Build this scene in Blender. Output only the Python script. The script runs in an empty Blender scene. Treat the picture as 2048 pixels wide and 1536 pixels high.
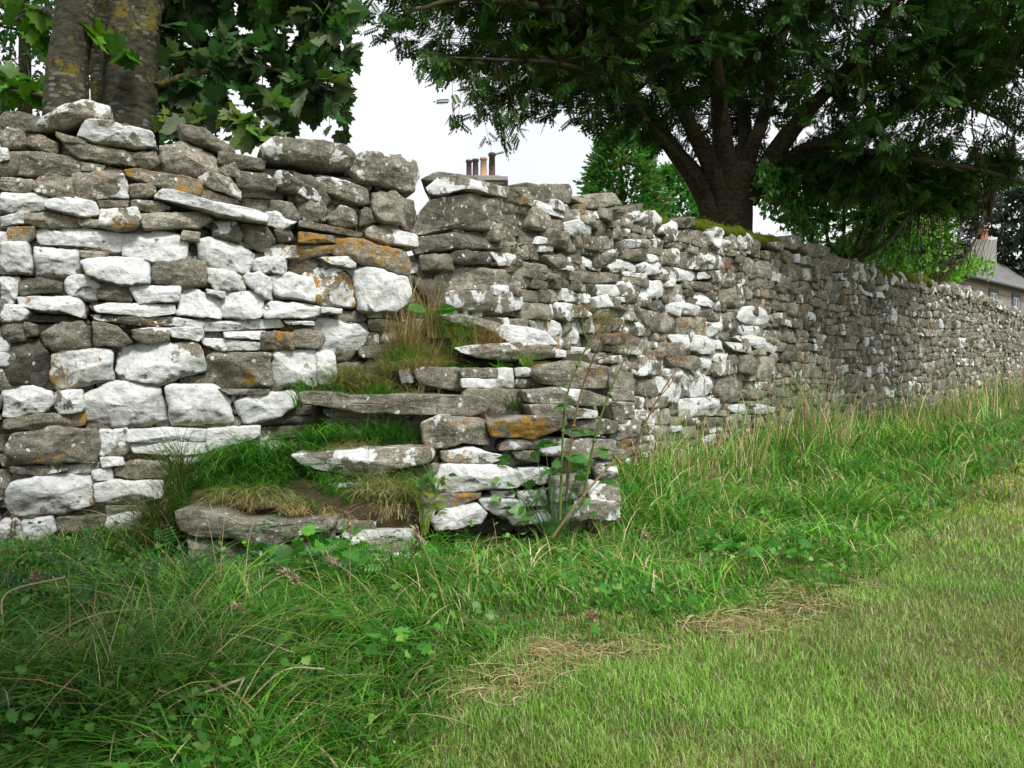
import bpy, math, random
import numpy as np
from mathutils import Vector, Matrix
R = math.radians
rng = np.random.default_rng(11)
random.seed(11)
scene = bpy.context.scene
COL = scene.collection

# ------------------------------------------------------------------ camera
F_PX, CX, CY = 1750.0, 1024.0, 768.0          # focal length in pixels of the 2048 wide frame
CAM = np.array([0.0, 0.0, 0.9])
PITCH = math.atan(23 / F_PX)
cam_data = bpy.data.cameras.new("camera")
cam_data.sensor_width = 36.0
cam_data.lens = 36.0 * F_PX / 2048.0
cam_data.clip_start = 0.05
cam_data.clip_end = 3000.0
cam = bpy.data.objects.new("camera", cam_data)
COL.objects.link(cam)
cam.location = CAM
cam.rotation_euler = (R(90) - PITCH, 0, 0)
scene.camera = cam

# ------------------------------------------------------------------ light
SUN_EL, SUN_AZ = R(52), R(150)                 # behind the camera, to its right (azimuth clockwise from +Y)
world = bpy.data.worlds.new("World")
scene.world = world
world.use_nodes = True
nt = world.node_tree
nt.nodes.clear()
sky = nt.nodes.new("ShaderNodeTexSky")
sky.sky_type = 'NISHITA'
sky.sun_disc = False
sky.sun_elevation = SUN_EL
sky.sun_rotation = SUN_AZ
sky.air_density = 1.0
sky.dust_density = 3.0
tc = nt.nodes.new("ShaderNodeTexCoord")
cn = nt.nodes.new("ShaderNodeTexNoise")        # thin cloud cover over the sky
cn.inputs["Scale"].default_value = 2.2
cn.inputs["Detail"].default_value = 6
nt.links.new(tc.outputs["Generated"], cn.inputs["Vector"])
cr = nt.nodes.new("ShaderNodeValToRGB")
cr.color_ramp.elements[0].position = 0.3
cr.color_ramp.elements[0].color = (11.6, 12.0, 12.8, 1)
cr.color_ramp.elements[1].position = 0.7
cr.color_ramp.elements[1].color = (14.5, 14.5, 14.7, 1)
nt.links.new(cn.outputs["Fac"], cr.inputs["Fac"])
mx = nt.nodes.new("ShaderNodeMixRGB")
mx.inputs[0].default_value = 0.85
nt.links.new(sky.outputs[0], mx.inputs[1])
nt.links.new(cr.outputs[0], mx.inputs[2])
bg = nt.nodes.new("ShaderNodeBackground")
bg.inputs["Strength"].default_value = 0.08
wo = nt.nodes.new("ShaderNodeOutputWorld")
nt.links.new(mx.outputs[0], bg.inputs["Color"])
nt.links.new(bg.outputs[0], wo.inputs["Surface"])

sd = bpy.data.lights.new("sun", 'SUN')
sd.energy = 3.1
sd.angle = R(14)
sd.color = (1.0, 0.97, 0.92)
sun = bpy.data.objects.new("sun", sd)
COL.objects.link(sun)
to_sun = Vector((math.sin(SUN_AZ) * math.cos(SUN_EL), math.cos(SUN_AZ) * math.cos(SUN_EL), math.sin(SUN_EL)))
sun.rotation_euler = to_sun.to_track_quat('Z', 'Y').to_euler()
sun.location = (0, -5, 20)

scene.view_settings.view_transform = 'Standard'
scene.view_settings.look = 'None'
scene.view_settings.exposure = 0.18
scene.view_settings.gamma = 1.0
scene.render.engine = 'CYCLES'
scene.cycles.max_bounces = 6
scene.cycles.diffuse_bounces = 3
scene.cycles.transmission_bounces = 3
scene.cycles.transparent_max_bounces = 6
scene.cycles.use_denoising = True

# ------------------------------------------------------------------ helpers
def ray(px, py):
    c, s = math.cos(PITCH), math.sin(PITCH)
    x = (np.asarray(px, float) - CX) / F_PX
    y = -(np.asarray(py, float) - CY) / F_PX
    return np.stack([x, c + y * s, -s + y * c], -1)

def proj(P):
    P = np.asarray(P, float) - CAM
    c, s = math.cos(PITCH), math.sin(PITCH)
    d = P[..., 1] * c - P[..., 2] * s
    u = P[..., 1] * s + P[..., 2] * c
    return CX + F_PX * P[..., 0] / d, CY - F_PX * u / d

def at(px, py, Y):
    """the place that the photo shows at a pixel, given how far off (in Y) it stands"""
    d = ray(px, py)
    return CAM + d * (Y / d[..., 1:2] if d.ndim > 1 else Y / d[1])

def hash3(i, j, k, seed):
    h = (i * 374761393 + j * 668265263 + k * 2147483647 + seed * 1274126177) & 0xffffffff
    h = ((h ^ (h >> 13)) * 1274126177) & 0xffffffff
    h = (h ^ (h >> 16)) & 0xffffffff
    return h / 4294967295.0 * 2 - 1

def vnoise(P, seed=0):
    P = np.asarray(P, float)
    f = np.floor(P).astype(np.int64)
    t = P - f
    t = t * t * (3 - 2 * t)
    r = 0
    for a in (0, 1):
        for b in (0, 1):
            for c in (0, 1):
                w = (t[..., 0] if a else 1 - t[..., 0]) * (t[..., 1] if b else 1 - t[..., 1]) * (t[..., 2] if c else 1 - t[..., 2])
                r = r + w * hash3(f[..., 0] + a, f[..., 1] + b, f[..., 2] + c, seed)
    return r

def fbm(P, seed=0, octv=3):
    P = np.asarray(P, float)
    r, a = 0, 1.0
    for o in range(octv):
        r = r + a * vnoise(P * 2 ** o, seed + o * 7)
        a *= 0.5
    return r

class MB:
    """collects faces, then links them as one mesh object"""
    def __init__(s):
        s.V, s.L, s.C, s.A, s.n = [], [], [], [], 0
    def add(s, V, loops, counts, attr=None):
        V = np.asarray(V, np.float32).reshape(-1, 3)
        s.V.append(V)
        s.L.append(np.asarray(loops, np.int64).ravel() + s.n)
        s.C.append(np.asarray(counts, np.int64).ravel())
        if attr is None:
            attr = (0, 0, 0, 0)
        a = np.asarray(attr, np.float32)
        if a.ndim == 1:
            a = np.broadcast_to(a, (len(V), 4))
        s.A.append(a)
        s.n += len(V)
    def faces(s, V, F, attr=None):
        s.add(V, [i for f in F for i in f], [len(f) for f in F], attr)
    def build(s, name, mat, parent=None, smooth=True, origin=None):
        me = bpy.data.meshes.new(name)
        V = np.concatenate(s.V)
        if origin is not None:
            V = V - np.asarray(origin, np.float32)
        L = np.concatenate(s.L); C = np.concatenate(s.C)
        me.vertices.add(len(V)); me.loops.add(len(L)); me.polygons.add(len(C))
        me.vertices.foreach_set("co", V.astype(np.float32).ravel())
        me.loops.foreach_set("vertex_index", L.astype(np.int32))
        st = np.concatenate([[0], np.cumsum(C)[:-1]])
        me.polygons.foreach_set("loop_start", st.astype(np.int32))
        me.polygons.foreach_set("use_smooth", np.full(len(C), smooth, bool))
        me.update(calc_edges=True)
        A = np.concatenate(s.A)
        at_ = me.attributes.new("sp", 'FLOAT_COLOR', 'POINT')
        at_.data.foreach_set("color", A.astype(np.float32).ravel())
        me.materials.append(mat)
        o = bpy.data.objects.new(name, me)
        COL.objects.link(o)
        if parent is not None:
            o.parent = parent
        elif origin is not None:
            o.location = origin
        return o

def empty(name, loc):
    o = bpy.data.objects.new(name, None)
    o.empty_display_size = 0.2
    o.location = loc
    COL.objects.link(o)
    return o

def tag(o, label=None, cat=None, group=None, kind=None):
    if label: o["label"] = label
    if cat: o["category"] = cat
    if group: o["group"] = group
    if kind: o["kind"] = kind
    return o

def loc_of(o):
    return np.array(o.location[:], np.float32)

def box(mb, lo, hi, attr=None, M=None):
    x0, y0, z0 = lo; x1, y1, z1 = hi
    V = np.array([(x0,y0,z0),(x1,y0,z0),(x1,y1,z0),(x0,y1,z0),(x0,y0,z1),(x1,y0,z1),(x1,y1,z1),(x0,y1,z1)], float)
    if M is not None:
        V = V @ np.array(M[0]).T + np.array(M[1])
    mb.faces(V, [(0,3,2,1),(4,5,6,7),(0,1,5,4),(1,2,6,5),(2,3,7,6),(3,0,4,7)], attr)

def tube(mb, pts, rad, n=8, attr=None, lump=0.0, seed=0, caps=True):
    P = np.asarray(pts, float); rad = np.broadcast_to(np.asarray(rad, float), (len(P),))
    T = np.gradient(P, axis=0)
    T /= np.linalg.norm(T, axis=1, keepdims=True) + 1e-9
    up = np.array([0.3, 0.9, 0.1]) if abs(T[0][2]) > .7 else np.array([0, 0, 1.0])
    A = np.cross(T, up); A /= np.linalg.norm(A, axis=1, keepdims=True) + 1e-9
    B = np.cross(T, A)
    th = np.linspace(0, 2 * np.pi, n, endpoint=False)
    ring = (A[:, None] * np.cos(th)[None, :, None] + B[:, None] * np.sin(th)[None, :, None]) * rad[:, None, None]
    V = P[:, None] + ring
    if lump:
        V = V + ring * (lump * fbm(V * (1.0 / max(rad.max(), .02)) * .8, seed, 2))[..., None]
    m = len(P)
    i = np.arange(m - 1)[:, None]; j = np.arange(n)[None]
    q = np.stack([i * n + j, i * n + (j + 1) % n, (i + 1) * n + (j + 1) % n, (i + 1) * n + j], -1).reshape(-1, 4)
    loops = list(q.ravel()); cnt = [4] * len(q)
    if caps:
        loops += [(m - 1) * n + k for k in range(n)]; cnt.append(n)
    mb.add(V.reshape(-1, 3), loops, cnt, attr)

def spline(ctrl, n):
    """smooth curve through control points (Catmull-Rom)"""
    P = np.asarray(ctrl, float)
    P = np.vstack([2 * P[0] - P[1], P, 2 * P[-1] - P[-2]])
    k = len(P) - 3
    t = np.linspace(0, k - 1e-6, n)
    i = t.astype(int); u = (t - i)[:, None]
    a, b, c, d = P[i], P[i + 1], P[i + 2], P[i + 3]
    return .5 * (2 * b + (c - a) * u + (2 * a - 5 * b + 4 * c - d) * u ** 2 + (3 * b - a - 3 * c + d) * u ** 3)

def scatter(mb, TV, TF, pos, X, Yv, Z, scale, attr):
    """places a template (verts TV, faces TF) at pos with local axes X, Yv, Z"""
    TV = np.asarray(TV, float)
    n = len(pos)
    scale = np.broadcast_to(np.asarray(scale, float), (n,))
    V = (TV[None, :, 0:1] * X[:, None] + TV[None, :, 1:2] * Yv[:, None] + TV[None, :, 2:3] * Z[:, None]) * scale[:, None, None] + pos[:, None]
    fl = np.array([i for f in TF for i in f]); fc = np.array([len(f) for f in TF])
    L = (np.arange(n)[:, None] * len(TV) + fl[None]).ravel()
    mb.add(V.reshape(-1, 3), L, np.tile(fc, n), np.repeat(np.asarray(attr, float), len(TV), 0))

def frames(D, roll, rg=rng):
    """orthonormal frames whose Y axis is D; roll turns the X axis about it, 0 = flat leaf facing up"""
    D = D / (np.linalg.norm(D, axis=1, keepdims=True) + 1e-9)
    up = np.tile([0, 0, 1.0], (len(D), 1))
    X = np.cross(D, up); X /= np.linalg.norm(X, axis=1, keepdims=True) + 1e-6
    Z = np.cross(X, D)
    c, s = np.cos(roll)[:, None], np.sin(roll)[:, None]
    return X * c + Z * s, D, Z * c - X * s

def blades(mb, P, h, az, lean, w, col, K=4, droop=0.35, rg=rng):
    n = len(P)
    t = np.linspace(0, 1, K + 1)[None, :, None]
    h = np.broadcast_to(h, (n,)).reshape(n, 1, 1); lean = np.broadcast_to(lean, (n,)).reshape(n, 1, 1)
    w = np.broadcast_to(w, (n,)).reshape(n, 1, 1)
    d = np.stack([np.cos(az), np.sin(az), 0 * az], -1)[:, None]
    a2 = az + np.pi / 2 + rg.normal(0, .6, n)
    sdir = np.stack([np.cos(a2), np.sin(a2), 0 * az], -1)[:, None]
    C = P[:, None] + d * h * lean * t ** 1.8
    C = C + np.array([0, 0, 1.0]) * h * (t - droop * lean * t ** 3)
    ww = w * (1 - t) ** .6 * .5
    Lf, Rt = C - sdir * ww, C + sdir * ww
    V = np.concatenate([Lf[:, :K], Rt[:, :K], C[:, K:]], 1)
    f, c = [], []
    for i in range(K - 1):
        f += [i, K + i, K + i + 1, i + 1]; c.append(4)
    f += [K - 1, 2 * K - 1, 2 * K]; c.append(3)
    L = (np.arange(n)[:, None] * (2 * K + 1) + np.array(f)[None]).ravel()
    mb.add(V.reshape(-1, 3), L, np.tile(c, n), np.repeat(np.asarray(col, float), 2 * K + 1, 0))

# ------------------------------------------------------------------ materials
def newmat(name):
    m = bpy.data.materials.new(name)
    m.use_nodes = True
    nt = m.node_tree
    b = nt.nodes["Principled BSDF"]
    return m, nt, b

def N(nt, t, **kw):
    n = nt.nodes.new(t)
    for k, v in kw.items():
        if k.startswith("i_"):
            n.inputs[k[2:].replace("_", " ")].default_value = v
        else:
            setattr(n, k, v)
    return n

def math_(nt, op, a, b=None, c=None):
    n = nt.nodes.new("ShaderNodeMath"); n.operation = op
    for i, v in enumerate((a, b, c)):
        if v is None: continue
        if isinstance(v, (int, float)): n.inputs[i].default_value = v
        else: nt.links.new(v, n.inputs[i])
    return n.outputs[0]

def mixc(nt, f, a, b, bt='MIX'):
    n = nt.nodes.new("ShaderNodeMixRGB"); n.blend_type = bt
    for i, v in enumerate((f, a, b)):
        if isinstance(v, (int, float)): n.inputs[i].default_value = v
        elif isinstance(v, tuple): n.inputs[i].default_value = v
        else: nt.links.new(v, n.inputs[i])
    return n.outputs[0]

def noise(nt, vec, scale, detail=4, rough=.55, dist=0.0):
    n = N(nt, "ShaderNodeTexNoise")
    n.inputs["Scale"].default_value = scale; n.inputs["Detail"].default_value = detail
    n.inputs["Roughness"].default_value = rough; n.inputs["Distortion"].default_value = dist
    if vec is not None: nt.links.new(vec, n.inputs["Vector"])
    return n.outputs["Fac"]

def ramp(nt, f, p0, p1, c0=(0,0,0,1), c1=(1,1,1,1)):
    n = N(nt, "ShaderNodeMapRange")
    n.clamp = True
    for k, v in (("From Min", p0), ("From Max", p1)):
        if isinstance(v, (int, float)): n.inputs[k].default_value = v
        else: nt.links.new(v, n.inputs[k])
    nt.links.new(f, n.inputs["Value"])
    if c0 == (0,0,0,1) and c1 == (1,1,1,1): return n.outputs[0]
    return mixc(nt, n.outputs[0], c0, c1)

def sepattr(nt):
    a = N(nt, "ShaderNodeAttribute", attribute_name="sp")
    s = N(nt, "ShaderNodeSeparateColor")
    nt.links.new(a.outputs["Color"], s.inputs[0])
    return a, s.outputs[0], s.outputs[1], s.outputs[2], a.outputs["Alpha"]

def stone_mat():
    m, nt, b = newmat("lichened_limestone")
    a, w, o, tone, seed = sepattr(nt)
    g = N(nt, "ShaderNodeTexCoord")
    cs = N(nt, "ShaderNodeCombineXYZ")
    nt.links.new(math_(nt, 'MULTIPLY', seed, 57.0), cs.inputs[0])
    nt.links.new(math_(nt, 'MULTIPLY', seed, 91.0), cs.inputs[2])
    va = N(nt, "ShaderNodeVectorMath", operation='ADD')
    nt.links.new(g.outputs["Object"], va.inputs[0]); nt.links.new(cs.outputs[0], va.inputs[1])
    P = va.outputs[0]
    big = noise(nt, P, 7, 5, .6)
    mid = noise(nt, P, 38, 5, .65)
    fine = noise(nt, P, 190, 3, .6)
    base = mixc(nt, ramp(nt, big, .3, .7), (.15, .135, .10, 1), (.34, .315, .25, 1))
    base = mixc(nt, ramp(nt, mid, .42, .68), base, (.42, .39, .315, 1))
    base = mixc(nt, ramp(nt, noise(nt, P, 75, 4, .7), .56, .70), base, (.45, .44, .40, 1))
    base = mixc(nt, ramp(nt, fine, .52, .40), base, (.075, .068, .05, 1))
    mpz = N(nt, "ShaderNodeMapping"); mpz.inputs["Scale"].default_value = (1, 1, 9); nt.links.new(P, mpz.inputs[0])
    bed = noise(nt, mpz.outputs[0], 3.2, 6, .6, .3)
    base = mixc(nt, math_(nt, 'MULTIPLY', ramp(nt, bed, .47, .40), .45), base, (.07, .06, .045, 1))
    base = mixc(nt, math_(nt, 'MULTIPLY', ramp(nt, noise(nt, P, 13, 4, .6), .52, .62), .5), base, (.43, .41, .35, 1))
    tn = math_(nt, 'MULTIPLY_ADD', tone, 1.2, .38)
    cc = N(nt, "ShaderNodeCombineColor")
    for i in range(3): nt.links.new(tn, cc.inputs[i])
    base = mixc(nt, 1.0, base, cc.outputs[0], 'MULTIPLY')
    # dark green algae
    alg = math_(nt, 'MULTIPLY', ramp(nt, noise(nt, P, 5, 4), .5, .66), .45)
    base = mixc(nt, alg, base, (.06, .066, .034, 1))
    # orange lichen
    on = noise(nt, P, 24, 8, .8, .3)
    on2 = noise(nt, P, 5.5, 2)
    os_ = math_(nt, 'ADD', math_(nt, 'MULTIPLY', on, .55), math_(nt, 'MULTIPLY', on2, .45))
    oth = math_(nt, 'MULTIPLY_ADD', o, -.17, .648)
    of = ramp(nt, os_, oth, math_(nt, 'ADD', oth, .022))
    ocol = mixc(nt, ramp(nt, mid, .35, .65), (.43, .22, .035, 1), (.27, .17, .05, 1))
    # white lichen: broad crusts with sharp, crinkled edges
    wn = noise(nt, P, 6.0, 9, .58, .35)
    wth = math_(nt, 'MULTIPLY_ADD', w, -.46, .745)
    wf = ramp(nt, wn, wth, math_(nt, 'ADD', wth, .016))
    # round spots
    vo = N(nt, "ShaderNodeTexVoronoi"); vo.inputs["Scale"].default_value = 22
    vn = N(nt, "ShaderNodeVectorMath", operation='ADD')
    nn = N(nt, "ShaderNodeTexNoise"); nn.inputs["Scale"].default_value = 40
    nt.links.new(P, nn.inputs["Vector"])
    sc = N(nt, "ShaderNodeVectorMath", operation='SCALE'); sc.inputs["Scale"].default_value = .02
    nt.links.new(nn.outputs["Color"], sc.inputs[0])
    nt.links.new(P, vn.inputs[0]); nt.links.new(sc.outputs[0], vn.inputs[1]); nt.links.new(vn.outputs[0], vo.inputs["Vector"])
    spot = math_(nt, 'MULTIPLY', ramp(nt, vo.outputs["Distance"], .26, .22), ramp(nt, noise(nt, P, 9, 2), .52, .56))
    wf = math_(nt, 'MAXIMUM', wf, math_(nt, 'MULTIPLY', spot, ramp(nt, w, .02, .12)))
    speck = ramp(nt, noise(nt, P, 60, 6, .75), .42, .34)
    spk2 = ramp(nt, noise(nt, P, 20, 6, .7), .39, .33)
    wcol = mixc(nt, ramp(nt, mid, .3, .7), (.60, .615, .61, 1), (.82, .83, .825, 1))
    wcol = mixc(nt, math_(nt, 'MULTIPLY', ramp(nt, noise(nt, P, 11, 5, .7, .6), .50, .60), .45), wcol, (.42, .43, .40, 1))
    wcol = mixc(nt, math_(nt, 'MULTIPLY', speck, .65), wcol, (.26, .26, .22, 1))
    wcol = mixc(nt, math_(nt, 'MULTIPLY', spk2, .75), wcol, (.20, .19, .15, 1))
    # crusts sit on the weathered faces, hardly on the undersides
    ge = N(nt, "ShaderNodeNewGeometry")
    sx = N(nt, "ShaderNodeSeparateXYZ"); nt.links.new(ge.outputs["Normal"], sx.inputs[0])
    under = ramp(nt, math_(nt, 'ADD', sx.outputs[2], math_(nt, 'MULTIPLY', math_(nt, 'SUBTRACT', mid, .5), .5)), -.62, -.45)
    wf = math_(nt, 'MULTIPLY', wf, under)
    col = mixc(nt, wf, base, wcol)
    col = mixc(nt, math_(nt, 'MULTIPLY', of, under), col, ocol)
    nt.links.new(col, b.inputs["Base Color"])
    b.inputs["Roughness"].default_value = .93
    b.inputs["Specular IOR Level"].default_value = .2
    hgt = math_(nt, 'ADD', math_(nt, 'MULTIPLY', big, 1.0), math_(nt, 'MULTIPLY', mid, .42))
    hgt = math_(nt, 'ADD', hgt, math_(nt, 'MULTIPLY', fine, .12))
    hgt = math_(nt, 'ADD', hgt, math_(nt, 'MULTIPLY', bed, .28))
    hgt = math_(nt, 'ADD', hgt, math_(nt, 'MULTIPLY', wf, .05))
    bu = N(nt, "ShaderNodeBump"); bu.inputs["Strength"].default_value = .85; bu.inputs["Distance"].default_value = .028
    nt.links.new(hgt, bu.inputs["Height"]); nt.links.new(bu.outputs[0], b.inputs["Normal"])
    return m

def leaf_mat(name, trans=.3, rough=.5, spec=.25, bump=False):
    m, nt, b = newmat(name)
    a = N(nt, "ShaderNodeAttribute", attribute_name="sp")
    g = N(nt, "ShaderNodeTexCoord")
    v = noise(nt, g.outputs["Object"], 35, 2)
    col = mixc(nt, 1.0, a.outputs["Color"], ramp(nt, v, .2, .8, (.72, .72, .72, 1), (1.25, 1.25, 1.25, 1)), 'MULTIPLY')
    nt.links.new(col, b.inputs["Base Color"])
    b.inputs["Roughness"].default_value = rough
    b.inputs["Specular IOR Level"].default_value = spec
    if trans:
        t = N(nt, "ShaderNodeBsdfTranslucent")
        tcol = mixc(nt, 1.0, col, (1.1, 1.25, .55, 1), 'MULTIPLY')
        nt.links.new(tcol, t.inputs["Color"])
        ms = N(nt, "ShaderNodeMixShader"); ms.inputs[0].default_value = trans
        nt.links.new(b.outputs[0], ms.inputs[1]); nt.links.new(t.outputs[0], ms.inputs[2])
        nt.links.new(ms.outputs[0], nt.nodes["Material Output"].inputs["Surface"])
    return m

def plain_mat(name, c0, c1, scale=8, rough=.9, bump=.3, dist=.01, detail=6):
    m, nt, b = newmat(name)
    g = N(nt, "ShaderNodeTexCoord")
    n1 = noise(nt, g.outputs["Object"], scale, detail, .65)
    nt.links.new(ramp(nt, n1, .3, .7, c0 + (1,), c1 + (1,)), b.inputs["Base Color"])
    b.inputs["Roughness"].default_value = rough
    b.inputs["Specular IOR Level"].default_value = .2
    bu = N(nt, "ShaderNodeBump"); bu.inputs["Strength"].default_value = bump; bu.inputs["Distance"].default_value = dist
    nt.links.new(n1, bu.inputs["Height"]); nt.links.new(bu.outputs[0], b.inputs["Normal"])
    return m

def bark_mat(name, c0, c1, spot, lich, spots=.6, yell=.6):
    m, nt, b = newmat(name)
    g = N(nt, "ShaderNodeTexCoord"); P = g.outputs["Object"]
    mp = N(nt, "ShaderNodeMapping"); mp.inputs["Scale"].default_value = (1, 1, 2.2); nt.links.new(P, mp.inputs[0])
    n1 = noise(nt, mp.outputs[0], 14, 6, .65)
    col = ramp(nt, n1, .35, .68, c0 + (1,), c1 + (1,))
    vo = N(nt, "ShaderNodeTexVoronoi"); vo.inputs["Scale"].default_value = 15
    nt.links.new(mp.outputs[0], vo.inputs["Vector"])
    sp = math_(nt, 'MULTIPLY', ramp(nt, math_(nt, 'ADD', vo.outputs["Distance"], math_(nt, 'MULTIPLY', noise(nt, P, 60), .25)), .56, .46), ramp(nt, noise(nt, P, 4.5, 3), .47, .53))
    col = mixc(nt, math_(nt, 'MULTIPLY', sp, spots), col, spot + (1,))
    ye = ramp(nt, math_(nt, 'ADD', math_(nt, 'MULTIPLY', noise(nt, P, 26, 6, .75), .5), math_(nt, 'MULTIPLY', noise(nt, P, 3.2, 2), .5)), .53, .58)
    col = mixc(nt, math_(nt, 'MULTIPLY', ye, yell), col, lich + (1,))
    nt.links.new(col, b.inputs["Base Color"])
    b.inputs["Roughness"].default_value = .95; b.inputs["Specular IOR Level"].default_value = .15
    bu = N(nt, "ShaderNodeBump"); bu.inputs["Strength"].default_value = .7; bu.inputs["Distance"].default_value = .012
    nt.links.new(math_(nt, 'ADD', n1, math_(nt, 'MULTIPLY', sp, .3)), bu.inputs["Height"]); nt.links.new(bu.outputs[0], b.inputs["Normal"])
    return m

M_STONE = stone_mat()
M_GRASS = leaf_mat("grass_blade", .28, .45, .3)
M_STRAW = leaf_mat("dry_straw", .1, .8, .1)
M_LEAF = leaf_mat("green_leaf", .32, .42, .35)
M_LEAFD = leaf_mat("rowan_leaf", .30, .5, .2)
M_MOSS = leaf_mat("moss", .1, .95, .05)
M_SOIL = plain_mat("mossy_soil", (.035, .028, .016), (.075, .062, .03), 14, .95, .8, .02)
M_RUBBLE = plain_mat("wall_hearting", (.035, .032, .026), (.11, .10, .08), 16, .95, 1.0, .05)
M_GROUND = plain_mat("turf_soil", (.05, .065, .018), (.16, .16, .06), 22, .95, .8, .02)
M_BARKS = bark_mat("sycamore_bark", (.022, .021, .015), (.085, .08, .055), (.20, .21, .18), (.17, .14, .02), .6, .75)
M_BARKR = bark_mat("rowan_bark", (.022, .018, .012), (.085, .068, .045), (.14, .14, .10), (.075, .075, .02), .25, .5)
M_TWIG = plain_mat("twig_bark", (.03, .02, .012), (.08, .055, .035), 30)

# ------------------------------------------------------------------ ground
def gz(x, y):
    x = np.asarray(x, float); y = np.asarray(y, float)
    b = .025 * np.clip(y - 6, 0, 60)
    P = np.stack([x, y, 0 * x], -1)
    return b + .035 * vnoise(P * 1.1, 5) + .015 * vnoise(P * 4, 6) - .02

def lawn_edge(x):
    return np.interp(x, [-1, -.25, -.13, .12, .67, 1.27, 2.5, 3.9, 9.5, 24], [.8, 1.95, 2.42, 2.84, 3.12, 3.54, 5.0, 6.7, 14, 32])

gx = np.concatenate([-np.geomspace(600, 6.2, 18), np.linspace(-6, 14, 130), np.geomspace(14.5, 600, 18)])
gy = np.concatenate([[-600, -200, -60, -20, -8, -4, -2], np.linspace(-1, 26, 170), np.geomspace(27, 900, 22)])
GX, GY = np.meshgrid(gx, gy, indexing='ij')
mb = MB()
V = np.stack([GX, GY, gz(GX, GY)], -1).reshape(-1, 3)
ny = len(gy)
i = np.arange(len(gx) - 1)[:, None]; j = np.arange(ny - 1)[None]
q = np.stack([i * ny + j, (i + 1) * ny + j, (i + 1) * ny + j + 1, i * ny + j + 1], -1).reshape(-1, 4)
mb.add(V, q, [4] * len(q))
tag(mb.build("ground", M_GROUND), kind="structure")
# ------------------------------------------------------------------ stones
L0, LD = np.array([-2.6, 4.44]), np.array([.934, .358]) / np.hypot(.934, .358)
R0, RD = np.array([-.425, 6.0]), np.array([.61, .79]) / np.hypot(.61, .79)

class Plane:
    """an upright face: origin (x,y), direction along it, normal towards the camera side"""
    def __init__(s, o, d):
        s.o = np.array([o[0], o[1], 0.0]); s.u = np.array([d[0], d[1], 0.0]); s.u /= np.linalg.norm(s.u)
        s.v = np.array([0, 0, 1.0]); s.n = np.array([s.u[1], -s.u[0], 0.0])
    def hit(s, px, py):
        d = ray(px, py)
        t = ((s.o - CAM) @ s.n) / (d @ s.n)
        return CAM + d * t[..., None]
    def uv(s, px, py):
        H = s.hit(px, py) - s.o
        return np.stack([H @ s.u, H @ s.v], -1)
    def w(s, U, Vv, Nn):
        return s.o + U[..., None] * s.u + Vv[..., None] * s.v + Nn[..., None] * s.n

PL, PR = Plane(L0, LD), Plane(R0, RD)

def chaikin(P, k=1, a=.22):
    for _ in range(k):
        Q = np.roll(P, -1, 0)
        P = np.stack([P * (1 - a) + Q * a, P * a + Q * (1 - a)], 1).reshape(-1, 2)
    return P

def resample(P, n):
    Q = np.vstack([P, P[:1]])
    s = np.concatenate([[0], np.cumsum(np.linalg.norm(np.diff(Q, axis=0), axis=1))])
    t = np.linspace(0, s[-1], n, endpoint=False)
    return np.stack([np.interp(t, s, Q[:, 0]), np.interp(t, s, Q[:, 1])], -1)

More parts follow.
